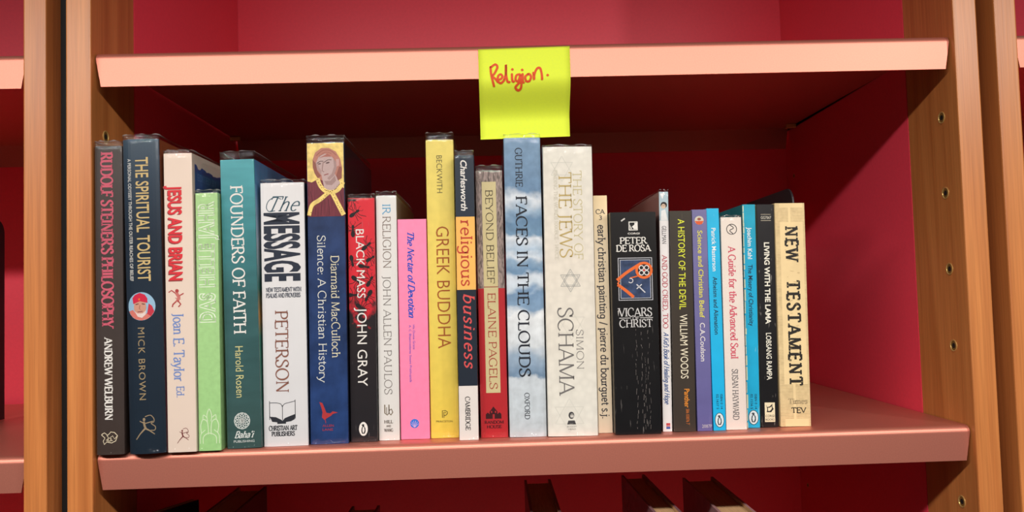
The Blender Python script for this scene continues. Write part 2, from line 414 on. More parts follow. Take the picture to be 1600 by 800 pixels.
def shelf(label, xl, xr, z):
    """folded sheet-metal shelf: rounded front lip with canted ends, deck, rear lip"""
    t = 0.0016; dl = 0.362; r = 0.0052
    prof = []
    # section in (y, z), outer line from rear lip bottom over the deck to front lip bottom, then back inside
    prof += [(dl, -LIP), (dl, -r)] + [(dl - r + r * math.cos(a), -r + r * math.sin(a)) for a in (0.5, 1.1)] + [(dl - r, 0)]
    prof += [(r, 0)] + [(r - r * math.sin(a), -r + r * math.cos(a)) for a in (0.2, 0.4, 0.6, 0.8, 1.0, 1.2, 1.4)] + [(0, -r), (0, -LIP)]
    inner = [(t, -LIP), (t, -t), (dl - t, -t), (dl - t, -LIP)]
    full = prof + inner; n = len(full)
    root = empty('shelf', ((xl + xr) / 2, 0, z)); tag(root, label, 'shelf', 'rose metal shelves')
    V = []; ox = (xl + xr) / 2
    for x, sg in ((xl - ox, 1), (xr - ox, -1)):
        for y, zz in full:
            cant = 0.0038 * max(0.0, (-zz - r) / (LIP - r)) if (y < 0.01 or y > dl - 0.01) else 0
            V.append((x + sg * (0.0004 + cant), y, zz))
    F = [(i, (i + 1) % n, n + (i + 1) % n, n + i) for i in range(n)]
    F.append(tuple(reversed(range(n)))); F.append(tuple(range(n, 2 * n)))
    o = mesh_obj('shelf_tray', V, F, PINK, root)
    bm = bmesh.new(); bm.from_mesh(o.data); bmesh.ops.recalc_face_normals(bm, faces=bm.faces); bm.to_mesh(o.data); bm.free()
    # pegs carrying the shelf from below at its four corners
    for sx in (-1, 1):
        for y in (0.0182, 0.335):
            bm = bmesh.new(); x1 = sx * (xr - xl) / 2
            x0 = x1 - sx * 0.012
            box_bm(bm, min(x0, x1), max(x0, x1), y - 0.0028, y + 0.0028, -t - 0.0052, -t - 0.0001)
            bm_obj('shelf_peg', bm, BRASS, root, 0.001)
    return root
shelf('rose metal shelf carrying the row of jacketed books', 0, W, 0)
shelf('rose metal shelf with the yellow handwritten note stuck to its lip', 0, W, S)
shelf('rose metal shelf under the row of books seen from above', 0, W, -S)
shelf('empty top rose metal shelf of the middle bookcase', 0, W, 2 * S)
for z, l in ((0, 'rose metal shelf with a black bookend beyond the black strip'), (S, 'rose metal shelf above the black bookend beyond the black strip'), (-S, 'lowest rose metal shelf of the bookcase beyond the black strip')):
    shelf(l, -0.7994, -0.0531, z)
for z, l in ((0, 'rose metal shelf level with the books in the bookcase beyond the brass peg holes'), (S, 'rose metal shelf level with the yellow note in the bookcase beyond the brass peg holes'), (-S, 'lowest rose metal shelf of the bookcase beyond the brass peg holes')):
    shelf(l, 0.7326, 1.4494, z)

# ------------------------------------------------------------------ books
def film_mat():
    m = bpy.data.materials.new('clear_film'); m.use_nodes = True
    nt = m.node_tree; N = nt.nodes; L = nt.links; N.clear()
    out = N.new('ShaderNodeOutputMaterial')
    tr = N.new('ShaderNodeBsdfTransparent'); tr.inputs[0].default_value = (0.97, 0.97, 0.97, 1)
    gl = N.new('ShaderNodeBsdfGlossy'); gl.inputs['Roughness'].default_value = 0.07
    # Schlick reflectance, the same on both sides of the thin film
    ge = N.new('ShaderNodeNewGeometry')
    dt = N.new('ShaderNodeVectorMath'); dt.operation = 'DOT_PRODUCT'; L.new(ge.outputs['Normal'], dt.inputs[0]); L.new(ge.outputs['Incoming'], dt.inputs[1])
    ab = N.new('ShaderNodeMath'); ab.operation = 'ABSOLUTE'; L.new(dt.outputs['Value'], ab.inputs[0])
    om = N.new('ShaderNodeMath'); om.operation = 'SUBTRACT'; om.inputs[0].default_value = 1.0; om.use_clamp = True; L.new(ab.outputs[0], om.inputs[1])
    fr = N.new('ShaderNodeMath'); fr.operation = 'POWER'; fr.inputs[1].default_value = 5.0; L.new(om.outputs[0], fr.inputs[0])
    sc = N.new('ShaderNodeMath'); sc.operation = 'MULTIPLY_ADD'; sc.inputs[1].default_value = 0.9; sc.inputs[2].default_value = 0.05; sc.use_clamp = True
    tc = N.new('ShaderNodeTexCoord')
    n = N.new('ShaderNodeTexNoise'); n.inputs['Scale'].default_value = 160; n.inputs['Detail'].default_value = 3
    L.new(tc.outputs['Object'], n.inputs['Vector'])
    bp = N.new('ShaderNodeBump'); bp.inputs['Strength'].default_value = 0.12; bp.inputs['Distance'].default_value = 0.002
    L.new(n.outputs[0], bp.inputs['Height'])
    sp = N.new('ShaderNodeSeparateXYZ'); L.new(tc.outputs['Generated'], sp.inputs[0])
    top = N.new('ShaderNodeMapRange'); top.inputs[1].default_value = 0.965; top.inputs[2].default_value = 0.98; L.new(sp.outputs['Z'], top.inputs[0])
    foot = N.new('ShaderNodeMapRange'); foot.inputs[1].default_value = 0.022; foot.inputs[2].default_value = 0.010; L.new(sp.outputs['Z'], foot.inputs[0])
    mk = N.new('ShaderNodeMath'); mk.operation = 'MAXIMUM'; L.new(top.outputs[0], mk.inputs[0]); L.new(foot.outputs[0], mk.inputs[1])
    st = N.new('ShaderNodeMath'); st.operation = 'MULTIPLY'; st.inputs[1].default_value = 0.75; L.new(mk.outputs[0], st.inputs[0])
    n5 = N.new('ShaderNodeTexNoise'); n5.inputs['Scale'].default_value = 420; n5.inputs['Detail'].default_value = 2; L.new(tc.outputs['Object'], n5.inputs['Vector'])
    bp2 = N.new('ShaderNodeBump'); bp2.inputs['Distance'].default_value = 0.002; L.new(st.outputs[0], bp2.inputs['Strength']); L.new(n5.outputs[0], bp2.inputs['Height'])
    L.new(bp.outputs[0], bp2.inputs['Normal']); L.new(bp2.outputs[0], gl.inputs['Normal'])
    L.new(fr.outputs[0], sc.inputs[0])
    mx = N.new('ShaderNodeMixShader'); L.new(sc.outputs[0], mx.inputs[0]); L.new(tr.outputs[0], mx.inputs[1]); L.new(gl.outputs[0], mx.inputs[2])
    df = N.new('ShaderNodeBsdfDiffuse'); df.inputs[0].default_value = (.8, .8, .8, 1)
    ed = N.new('ShaderNodeMapRange'); ed.inputs[1].default_value = 0.9955; ed.inputs[2].default_value = 0.999; ed.inputs[4].default_value = 0.35; L.new(sp.outputs['Z'], ed.inputs[0])
    mx2 = N.new('ShaderNodeMixShader'); L.new(ed.outputs[0], mx2.inputs[0]); L.new(mx.outputs[0], mx2.inputs[1]); L.new(df.outputs[0], mx2.inputs[2])
    L.new(mx2.outputs[0], out.inputs[0])
    return m
FILM = film_mat()

class Book:
    def __init__(self, kind, label, geo, sheet, spine, left=None, right=None, hard=True, bulge=0.0005, k=4.0, depth=0.15, z0=0.0, seed=1, group='books standing in the row', twist=0.0, flap=True):
        y, xb, xt, w, h, zj = [v / 1000 for v in geo]
        lean = math.atan2(xt - xb, h)
        self.w, self.h, self.b, self.k, self.sheet, self.D = w, h, bulge, k, sheet, depth
        self.root = empty(kind, (xb, y, z0 + 0.0002 + abs(math.sin(lean)) * w / 2), (0, lean, twist))
        tag(self.root, label, 'book', group)
        t = 0.0024 if hard else 0.0004
        self.t = t
        n = 12
        prof = [(-w / 2, depth), (-w / 2, 0.0015)]
        for i in range(n + 1):
            s = -1 + 2 * i / n
            prof.append((s * w / 2 * 0.985, self.sy(s * w / 2 * 0.985)))
        prof += [(w / 2, 0.0015), (w / 2, depth)]
        tin = min(t, w * .2)
        inner = [(w / 2 - tin, depth), (w / 2 - tin, 0.0022), (-w / 2 + tin, 0.0022), (-w / 2 + tin, depth)]
        full = prof + inner; m = len(full)
        V = [(x, yy, 0) for x, yy in full] + [(x, yy, h) for x, yy in full]
        F = []; fm = []
        for i in range(m):
            F.append((i, (i + 1) % m, m + (i + 1) % m, m + i))
            fm.append(1 if i == 0 else (2 if i == len(prof) - 2 else (0 if i < len(prof) - 1 else 3)))
        F.append(tuple(reversed(range(m)))); fm.append(0)
        F.append(tuple(range(m, 2 * m))); fm.append(0)
        o = mesh_obj('cover', V, F, [spine, left or spine, right or spine, PAPER], self.root, fm)
        gi = 0.003 if hard else 0.0002
        box('page_block', (-w / 2 + tin + 0.0001, w / 2 - tin - 0.0001, 0.0024, depth - (0.004 if hard else 0.0003), gi, h - gi), PAPER, self.root)
        if zj: self.jacket(zj, seed, flap)

    def sy(self, x):
        s = min(1.0, abs(2 * x / self.w))
        return 0.0004 - self.b * (1 - s ** self.k)

    def jacket(self, zj, seed, flap):
        """clear film sleeve standing a little above the cover, its top edge crumpled and folded in"""
        R = random.Random(seed); w = self.w; off = 0.00022
        path = [(-w / 2 - off, self.D * f) for f in (0.97, 0.7, 0.45, 0.25, 0.12, 0.05)]
        path += [(-w / 2 - off, 0.0012)]
        n = 16
        for i in range(n + 1):
            s = -1 + 2 * i / n
            path.append((s * (w / 2 + off * .6) * 0.985, self.sy(s * w / 2) - 0.00055))
        path += [(w / 2 + off, 0.0012)] + [(w / 2 + off, self.D * f) for f in (0.05, 0.12, 0.25, 0.45, 0.7, 0.97)]
        h = self.h
        rows = [0.0004, 0.004, 0.02, h * .3, h * .6, h - 0.02, h - 0.004, h, h + (zj - h) * .5, zj]
        if flap: rows += [zj - 0.0008, h + (zj - h) * .45]
        V = []; F = []; m = len(path)
        ph = [R.uniform(0, 6.28) for _ in range(6)]
        for j, z in enumerate(rows):
            crum = 0.0
            if j == 1: crum = 0.00015
            if 8 <= j: crum = 0.0005
            inn = 0.0007 if j >= 10 else 0
            for i, (x, y) in enumerate(path):
                a = i * 1.7 + j
                d = crum * (0.6 * math.sin(a * 1.3 + ph[0]) + 0.5 * R.uniform(-1, 1))
                side = i < 7 or i >= m - 7
                dx = 0 if not side else (-(1 if x > 0 else -1) * (inn + abs(d)))
                dy = (inn + d * .9) if not side else 0
                dz = 0.0004 * math.sin(i * .9 + ph[1]) + 0.0003 * R.uniform(-1, 1) if j >= 9 else 0
                V.append((x + dx, y + dy, z + dz))
        for j in range(len(rows) - 1):
            for i in range(m - 1):
                F.append((j * m + i, j * m + i + 1, (j + 1) * m + i + 1, (j + 1) * m + i))
        mesh_obj('film_jacket', V, F, FILM, self.root, smooth=True)

    # ---- printed marks, drawn on the layout sheet of the spine: X from its left edge, Y down, in sheet units
    def xz(self, X, Y):
        wpx, y0, y1 = self.sheet
        return ((X / wpx - 0.5) * self.w, (1 - (Y - y0) / (y1 - y0)) * self.h)

    def lay(self, name, polys, layer=0, label=None):
        """polys: [(list of (x,z), faces, colour)] -> one printed part following the spine"""
        V = []; F = []; fm = []; mats = []
        for pv, pf, c in polys:
            m = c if isinstance(c, bpy.types.Material) else ink(c)
            if m not in mats: mats.append(m)
            b = len(V); V += [(p[0], -p[2] if len(p) > 2 else 0.0, p[1]) for p in pv]
            for f in pf: F.append(tuple(b + i for i in f)); fm.append(mats.index(m))
        me = bpy.data.meshes.new(name); me.from_pydata(V, [], F)
        for m in mats: me.materials.append(m)
        me.polygons.foreach_set('material_index', fm)
        if self.b > 0.0003:
            bm = bmesh.new(); bm.from_mesh(me)
            for i in range(1, 14):
                bmesh.ops.bisect_plane(bm, geom=list(bm.verts) + list(bm.edges) + list(bm.faces), plane_co=((i / 14 - .5) * self.w, 0, 0), plane_no=(1, 0, 0), dist=1e-7)
            bm.to_mesh(me); bm.free()
        for v in me.vertices:
            v.co.y += self.sy(v.co.x) - 0.00008 - 0.00003 * layer
        o = bpy.data.objects.new(name, me); COL.objects.link(o); o.parent = self.root
        if label: o['label'] = label
        return o

    def text(self, s, font, p0, p1, u0, u1, col, name='title_lettering', mode='down', layer=2, slantx=0, **kw):
        """mode down/up: line runs along the spine from p0 to p1 with caps between u0 and u1; mode hor: across"""
        w, h = self.w, self.h
        if mode == 'hor':
            xa, za = self.xz(u0 * self.sheet[0], p1); xb, zb = self.xz(u1 * self.sheet[0], p0)
            L, C = xb - xa, zb - za
        else:
            z0 = self.xz(0, p0)[1]; z1 = self.xz(0, p1)[1]
            L, C = z0 - z1, (u1 - u0) * w
        V, F = (text_serif if font == 'serif' else text_sans)(s, L, C, **kw)
        if mode == 'hor': P = [(xa + x, za + y) for x, y in V]
        elif mode == 'down': P = [((u0 - .5) * w + y + slantx * w * (x / L), z0 - x) for x, y in V]
        else: P = [((u1 - .5) * w - y, z1 + x) for x, y in V]
        return self.lay(name, [(P, F, col)], layer)

    # shapes for art: each returns (verts, faces, colour)
    def poly(self, pts, col, ly=0):
        P = [self.xz(*p) + (ly * 3e-5,) for p in pts]
        return (P, [tuple(range(len(P)))], col)
    def ell(self, cx, cy, rx, ry, col, rot=0, n=20, ly=0):
        c, s = math.cos(math.radians(rot)), math.sin(math.radians(rot))
        return self.poly([(cx + rx * math.cos(2 * math.pi * i / n) * c - ry * math.sin(2 * math.pi * i / n) * s,
                           cy + rx * math.cos(2 * math.pi * i / n) * s + ry * math.sin(2 * math.pi * i / n) * c) for i in range(n)], col, ly)
    def line(self, pts, wd, col, smooth=False, ly=0, w1=None):
        if smooth: pts = smoothp(pts, 5)
        V = []; F = []
        n = len(pts)
        for i in range(n):
            p, q = pts[max(0, i - 1)], pts[min(n - 1, i + 1)]
            dx, dy = q[0] - p[0], q[1] - p[1]; l = math.hypot(dx, dy) or 1e-9
            ww = wd if w1 is None else wd + (w1 - wd) * i / (n - 1)
            for sg in (-1, 1):
                V.append(self.xz(pts[i][0] - sg * dy / l * ww / 2, pts[i][1] + sg * dx / l * ww / 2) + (ly * 3e-5,))
        for i in range(n - 1): F.append((2 * i, 2 * i + 1, 2 * i + 3, 2 * i + 2))
        return (V, F, col)
    def ring(self, cx, cy, r, wd, col, a0=0, a1=360, ly=0, ry=None):
        return self.line([(cx + r * math.cos(math.radians(a0 + (a1 - a0) * i / 24)), cy + (ry or r) * math.sin(math.radians(a0 + (a1 - a0) * i / 24))) for i in range(25)], wd, col, ly=ly)
    def rect(self, x0, y0, x1, y1, col, ly=0): return self.poly([(x0, y0), (x1, y0), (x1, y1), (x0, y1)], col, ly)

def side_print(book, name, polys, sgn):
    """marks printed on a board: points (depth from the spine, height) in metres"""
    V = []; F = []; fm = []; mats = []
    for pts, faces, c, l in polys:
        m = ink(c)
        if m not in mats: mats.append(m)
        b = len(V); V += [(sgn * (book.w / 2 + 0.00004 + l * 3e-5), y, z) for y, z in pts]
        for f in (faces or [tuple(range(len(pts)))]): F.append(tuple(b + i for i in f)); fm.append(mats.index(m))
    return mesh_obj(name, V, F, mats, book.root, fm)
HB, PB = 'hardback_book', 'paperback_book'
WHITE = (236, 232, 226)

# 1 dark brown hardback
m = cover_mat('dark_brown_wrapper', [(0, (66, 58, 56)), (1, (58, 47, 43))], 'LINEAR', 0.08, 40)
b = Book(HB, 'dark brown hardback with pink capitals in film against the wooden upright', (-4.0, 12.1, 11.5, 21.1, 236.9, 240.9), (47, 229, 711), m, bulge=0.0012, k=5, seed=3)
b.text("RUDOLF STEINER'S PHILOSOPHY", 'serif', 239, 515, .25, .66, (206, 92, 112), T=.2, t=.07, serif=.16)
b.text('ANDREW WELBURN', 'serif', 530, 658, .33, .60, WHITE, 'author_lettering', T=.19, t=.07, serif=.15)
c = (222, 208, 178)
b.lay('publisher_mark', [b.line([(9, 680), (14, 677), (20, 681), (25, 676), (31, 677), (36, 682), (33, 690), (26, 693), (18, 691), (14, 695), (12, 690), (15, 685), (9, 680)], 1.2, c),
    b.line([(18, 681), (22, 686), (28, 682), (31, 687), (36, 682)], 1.0, c), b.line([(17, 688), (22, 690), (28, 689)], 1.0, c), b.ell(20, 687, 1.2, 1.2, c), b.ell(25, 687, 1.2, 1.2, c)])

# 2 navy hardback
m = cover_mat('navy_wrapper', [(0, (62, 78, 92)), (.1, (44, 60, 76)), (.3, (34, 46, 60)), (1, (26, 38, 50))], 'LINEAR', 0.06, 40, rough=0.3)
m2 = cover_mat('navy_wrapper_front', [(0, (150, 82, 50)), (.45, (60, 40, 46)), (1, (130, 40, 60))], 'LINEAR', 0.1, 30)
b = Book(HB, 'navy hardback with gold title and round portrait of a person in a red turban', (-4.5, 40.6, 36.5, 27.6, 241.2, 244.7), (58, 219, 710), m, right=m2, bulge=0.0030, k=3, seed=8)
b.text('THE SPIRITUAL TOURIST', 'sans', 248, 443, .38, .73, (208, 180, 122), bold=.012)
b.text('A PERSONAL ODYSSEY THROUGH THE OUTER REACHES OF BELIEF', 'sans', 250, 442, .15, .25, (214, 212, 206), 'subtitle_lettering', bold=.01)
b.text('MICK BROWN', 'sans', 515, 627, .34, .52, (158, 138, 104), 'author_lettering', bold=.0, space=1.15)
cx, cy = 26, 482
A = [b.ell(cx, cy, 22, 22, (150, 188, 214), n=32, ly=0)]
def incirc(pts): 
    out = []
    for x, y in pts:
        d = math.hypot(x - cx, y - cy)
        if d > 22: x, y = cx + (x - cx) * 22 / d, cy + (y - cy) * 22 / d
        out.append((x, y))
    return out
A += [b.poly(incirc([(4, 490), (12, 487), (18, 494), (34, 494), (40, 486), (48, 492), (44, 500), (36, 505), (26, 505), (16, 504), (9, 498)]), (214, 120, 108), 1),
      b.poly(incirc([(38, 478), (43, 482), (46, 490), (42, 499), (35, 494)]), (196, 50, 70), 2),
      b.ell(24, 483, 10, 14, (206, 150, 128), ly=3), b.poly([(15, 489), (20, 493), (28, 493), (34, 488), (33, 495), (27, 500), (20, 498)], (226, 206, 200), 4),
      b.poly([(13, 478), (12, 469), (16, 464), (24, 461), (32, 464), (36, 470), (36, 477), (24, 474)], (206, 32, 66), 5),
      b.line([(17, 479), (22, 478)], 1.3, (90, 50, 46), ly=6), b.line([(27, 478), (32, 479)], 1.3, (90, 50, 46), ly=6),
      b.line([(24, 480), (23, 486), (25, 487)], 1.1, (160, 100, 84), ly=6), b.line([(20, 490.5), (28, 490)], 1.4, (150, 80, 86), ly=6), b.ell(23, 471, 1.6, 1.6, (232, 120, 40), ly=6)]
b.lay('portrait_print', A, 1)
def archer(b, ox, oy, s, c):
    q = lambda pts: [(ox + x * s, oy + y * s) for x, y in pts]
    b.lay('publisher_mark', [b.line(q([(10, 8), (11, 14), (13, 19)]), 3.2 * s, c), b.line(q([(12, 18), (7, 23), (4, 26), (-2, 34)]), 2.6 * s, c, w1=1.2 * s), b.line(q([(12, 18), (18, 21), (26, 27)]), 2.6 * s, c, w1=1.2 * s),
        b.line(q([(4, 7), (11, 11), (24, 8)]), 1.4 * s, c), b.ell(ox + 10.5 * s, oy + 5 * s, 2 * s, 2.4 * s, c), b.line(q([(12, 1), (20, -1), (25, 4), (25, 9), (21, 11), (27, 16), (26, 21), (20, 21)]), 1.2 * s, c, True)])
archer(b, 15, 652, 1.05, (152, 132, 104))

# 3 cream paperback
m = cover_mat('cream_wrapper', [(0, (226, 206, 190)), (1, (216, 198, 184))], 'LINEAR', 0.03, 20)
b = Book(PB, 'cream book with red block title and blue author name beside the pale green one', (-3.9, 66.1, 64.5, 21.8, 230.1, 232.6), (47, 240, 707), m, bulge=0.0003, seed=5, hard=False)
b.text('JESUS AND BRIAN', 'sans', 292, 442, .13, .60, (150, 60, 60), 'title_shadow', layer=1, bold=.03)
b.text('JESUS AND BRIAN', 'sans', 291, 440, .16, .63, (222, 48, 58), layer=3, bold=.03)
b.text('Joan E. Taylor', 'serif', 492, 598, .26, .62, (112, 140, 200), 'author_lettering', T=.12, t=.06, serif=.12)
b.text('Ed.', 'serif', 605, 623, .34, .60, (112, 140, 200), 'author_lettering', T=.12, t=.06, serif=.12)
c = (176, 62, 62)
b.lay('figure_mark', [b.ell(19, 457, 3, 3, c), b.line([(18, 460), (22, 467), (19, 474)], 5.5, (202, 118, 110)), b.line([(20, 463), (10, 456), (5, 459)], 1.8, c), b.line([(22, 465), (30, 461)], 1.8, c),
    b.line([(19, 472), (12, 478), (11, 482)], 2.2, c), b.line([(20, 472), (25, 478), (21, 482)], 2.2, c), b.line([(16, 468), (25, 470)], 1.0, c)])
archer(b, 17, 671, .66, (120, 52, 52))
R_ = random.Random(2)
tear = [(0.006 + i * .004, .221 + R_.uniform(-.0016, .0016) - i * .00015) for i in range(24)]
V, F = text_sans('EDITED BY', .045, .0055, bold=.01)
side_print(b, 'front_cover_print', [([(0.006, 0.13)] + tear + [(0.098, 0.13)], None, (52, 84, 150), 0), ([(0.012 + x, .210 + y) for x, y in V], F, (92, 120, 176), 1)], 1)

# 4 pale green
m = cover_mat('pale_green_cloth', [(0, (166, 204, 142)), (1, (150, 196, 128))], 'LINEAR', 0.07, 260, rough=0.6)
b = Book(HB, 'short pale green book with outlined lettering reading upward', (-1.5, 86.3, 85.5, 17.2, 198.9, 201.4), (39, 302, 703), m, bulge=0.0003, seed=6)
b.text('DAS HELLE JAHR', 'sans', 315, 505, .10, .80, (238, 248, 226), mode='up', outline=.026, bold=.03, space=1.12)
c = (214, 232, 196)
b.lay('plant_mark', [b.line([(5, 676), (4, 664), (8, 655), (15, 658), (17, 668), (17, 678)], 1.3, c, True), b.line([(33, 676), (35, 664), (31, 655), (24, 658), (22, 668), (22, 678)], 1.3, c, True),
    b.line([(16, 658), (15, 648), (19, 639), (23, 648), (22, 658)], 1.3, c, True), b.line([(8, 655), (9, 648), (15, 652)], 1.2, c, True), b.line([(31, 655), (30, 648), (24, 652)], 1.2, c, True), b.line([(8, 692), (9, 681), (19, 676), (30, 681), (31, 692)], 1.3, c, True), b.line([(3, 692), (4, 678), (12, 671)], 1.2, c, True), b.line([(36, 692), (35, 678), (27, 671)], 1.2, c, True)])

# 5 teal
m = cover_mat('teal_wrapper', [(0, (82, 160, 168)), (.25, (62, 130, 136)), (.5, (52, 92, 94)), (1, (54, 78, 76))], 'LINEAR', 0.14, 24, (1, 1, 4), rough=0.35)
m2 = cover_mat('teal_wrapper_front', [(0, (84, 140, 190)), (.1, (110, 160, 205)), (.3, (190, 205, 220)), (.45, (70, 140, 130)), (.55, (214, 160, 90)), (.62, (80, 150, 130)), (1, (50, 90, 90))], 'LINEAR', 0.2, 40)
b = Book(HB, 'teal to dark green hardback with white serif title and rosette mark', (4.0, 110.9, 107.8, 26.5, 225.4, 232.0), (55, 250, 699), m, right=m2, bulge=0.0006, seed=12)
b.text('FOUNDERS OF FAITH', 'serif', 291, 523, .29, .64, WHITE, T=.13, t=.06, serif=.15)
b.text('Harold Rosen', 'sans', 542, 621, .31, .55, (206, 200, 140), 'author_lettering', bold=.0)
c = (222, 226, 222)
b.lay('publisher_mark', [b.ring(25 + 6.5 * math.cos(k * math.pi / 6), 657 + 6.5 * math.sin(k * math.pi / 6), 6, .9, c) for k in range(12)] + [b.ring(25, 657, 3.2, 1.2, c)])
b.text("Baha'i", 'serif', 673, 683, .22, .76, c, 'publisher_lettering', 'hor', slant=.35, T=.14, t=.07, serif=.08)
b.text('PUBLISHING', 'sans', 686.5, 690, .2, .8, c, 'publisher_lettering', 'hor')

# 6 light grey
m = cover_mat('light_grey_wrapper', [(0, (222, 220, 220)), (1, (206, 206, 208))], 'LINEAR', 0.03, 30)
m2 = cover_mat('navy_board', [(0, (30, 38, 56))], mottle=.1)
b = Book(PB, 'thick light grey book with heavy navy condensed title and open book mark', (8.0, 142.1, 141.8, 34.5, 206.8, 209.4), (71, 286, 696), m, left=m, right=m2, bulge=0.0008, k=6, seed=17)
b.text('The', 'serif', 308, 331, .12, .84, (52, 84, 98), 'title_lettering', 'hor', slant=.4, T=.09, t=.04, serif=.1)
c = (52, 84, 98)
b.lay('title_flourish', [b.line([(34, 312), (24, 309), (14, 314), (10, 324), (14, 331), (24, 330)], 1.2, c, True)])
b.text('MESSAGE', 'sans', 333, 441, .11, .90, (38, 46, 62), bold=.035)
b.text('NEW TESTAMENT WITH', 'serif', 450.5, 457, .10, .90, (70, 76, 90), 'subtitle_lettering', 'hor', T=.2, t=.1)
b.text('PSALMS AND PROVERBS', 'serif', 459.5, 466, .10, .88, (70, 76, 90), 'subtitle_lettering', 'hor', T=.2, t=.1)
b.text('PETERSON', 'serif', 486, 614, .30, .58, (138, 92, 78), 'author_lettering', T=.13, t=.05, serif=.16)
c = (40, 42, 50)
b.lay('publisher_mark', [b.line([(10, 626), (10, 655)], 1, c), b.line([(51, 625), (51, 654)], 1, c), b.line([(30.5, 633), (30.5, 656)], .9, c), b.line([(10, 629), (20, 629), (28, 631), (30.5, 635), (34, 631), (42, 629), (51, 627)], .9, c, True),
    b.poly([(10, 650), (20, 651), (28, 655), (30.5, 657), (34, 653), (42, 650), (51, 647), (50, 655), (44, 658), (36, 659), (36, 661.5), (22, 661.5), (22, 659), (14, 658)], c)])
b.text('CHRISTIAN ART', 'serif', 664.5, 671.5, .12, .76, c, 'publisher_lettering', 'hor', T=.2, t=.1)
b.text('PUBLISHERS', 'serif', 673.5, 680, .18, .70, c, 'publisher_lettering', 'hor', T=.2, t=.1)

# 7 navy hardback with painted figure
m = cover_mat('navy_mottled_wrapper', [(0, (44, 58, 92)), (.6, (38, 58, 100)), (1, (34, 60, 110))], 'LINEAR', 0.35, 55, rough=0.32)
m2 = cover_mat('navy_front', [(0, (34, 34, 46)), (.3, (40, 36, 44)), (1, (30, 40, 66))], 'LINEAR', 0.15, 30)
b = Book(HB, 'tall navy hardback with a painted veiled figure on gold at its head', (11.0, 175.1, 175.8, 29.9, 238.8, 244.5), (60, 223, 693), m, right=m2, bulge=0.0008, k=5, seed=21)
gold = cover_mat('gold_leaf_print', [(0, (232, 204, 120))], mottle=.22, mscale=220)
robe = cover_mat('wine_robe_print', [(0, (112, 44, 56))], mottle=.25, mscale=160, mstretch=(3, 1, .4))
flesh, veil = (196, 170, 166), (190, 128, 112)
A = [b.rect(1, 224, 59, 340, robe, 0), b.poly([(1, 224), (59, 224), (59, 296), (44, 286), (18, 281), (8, 286), (1, 284)], gold, 1),
     b.poly([(10, 250), (14, 239), (24, 232), (36, 232), (47, 238), (54, 250), (57, 266), (55, 280), (44, 288), (24, 283), (15, 276), (11, 264)], veil, 2),
     b.poly([(24, 276), (44, 272), (54, 288), (50, 296), (38, 300), (28, 296)], flesh, 3),
     b.poly([(15, 256), (20, 245), (30, 241), (40, 245), (47, 254), (48, 264), (44, 276), (36, 283), (30, 282), (23, 274), (17, 266)], flesh, 4),
     b.poly([(47, 250), (52, 250), (52, 260), (48, 262)], (204, 160, 152), 5),
     b.poly([(20, 248), (34, 241), (46, 250), (40, 246), (28, 246)], (176, 112, 100), 5),
     b.poly([(36, 283), (44, 276), (48, 264), (47, 254), (43, 249), (44, 262), (40, 273), (33, 280)], (172, 142, 138), 5),
     b.poly([(15, 256), (17, 266), (23, 274), (24, 268), (20, 262), (19, 254)], (180, 150, 146), 5),
     b.poly([(28, 284), (38, 284), (45, 276), (47, 284), (40, 291), (31, 290)], (168, 138, 134), 4),
     b.poly([(10, 250), (15, 256), (17, 268), (23, 276), (18, 280), (13, 272), (10, 262)], (150, 92, 80), 5), b.poly([(52, 262), (56, 262), (56, 280), (50, 284), (47, 276)], (150, 92, 80), 5),
     b.line([(16, 244), (26, 236), (38, 236), (48, 244)], 1.0, (156, 96, 86), True, 6), b.line([(20, 246), (30, 239), (40, 241)], .8, (160, 102, 92), True, 6),
     b.line([(6, 300), (10, 320)], .9, (86, 30, 42), ly=4), b.line([(24, 318), (22, 338)], .9, (86, 30, 42), ly=4), b.line([(34, 312), (36, 338)], .9, (86, 30, 42), ly=4), b.line([(14, 326), (13, 338)], .8, (86, 30, 42), ly=4), b.line([(54, 304), (56, 318)], .8, (86, 30, 42), ly=4),
     b.line([(17, 256), (22, 253), (27, 253)], 1.1, (96, 74, 74), ly=6), b.line([(28, 255), (34, 251), (40, 251)], 1.1, (96, 74, 74), ly=6),
     b.ell(21, 257, 2.4, 1.1, (110, 86, 86), -10, ly=6), b.ell(34, 255.5, 3.2, 1.3, (110, 86, 86), -14, ly=6),
     b.line([(27, 254), (25.5, 262), (25, 268), (28, 270)], 1.2, (150, 116, 112), ly=6), b.line([(28, 275), (31, 274), (35, 273)], 1.5, (150, 84, 84), ly=6),
     b.line([(18, 282), (22, 292), (30, 300), (40, 302), (50, 298), (58, 286)], 6.5, gold, True, 5), b.line([(34, 303), (20, 314), (8, 322), (3, 338)], 6.5, gold, True, 6), b.line([(40, 302), (46, 314), (54, 330), (58, 338)], 7, gold, True, 6)]
R_ = random.Random(4)
for k in range(40):
    t = k / 40
    if k % 2: x, y = 18 + 38 * t, 286 + 15 * math.sin(math.pi * t)
    else: x, y = (34 - 30 * t, 304 + 30 * t) if k % 4 else (40 + 17 * t, 304 + 32 * t)
    A.append(b.ell(x + R_.uniform(-1, 1), y + R_.uniform(-1, 1), .8, .8, (120, 84, 40), n=6, ly=7))
b.lay('painting_print', A, 1)
b.text('Silence: A Christian History', 'serif', 369, 598, .26, .47, (222, 222, 214), T=.1, t=.06, serif=.12)
b.text('Diarmaid MacCulloch', 'serif', 401, 561, .61, .82, (222, 214, 186), 'author_lettering', T=.1, t=.06, serif=.12)
c = (176, 52, 56)
b.lay('publisher_mark', [b.poly([(15, 628), (20, 630), (23, 637), (26, 645), (32, 646), (36, 643), (44, 645), (36, 647), (33, 650), (27, 653), (23, 656), (19, 652), (20, 644), (18, 636)], c), b.line([(24, 655), (25, 661)], .9, c)])
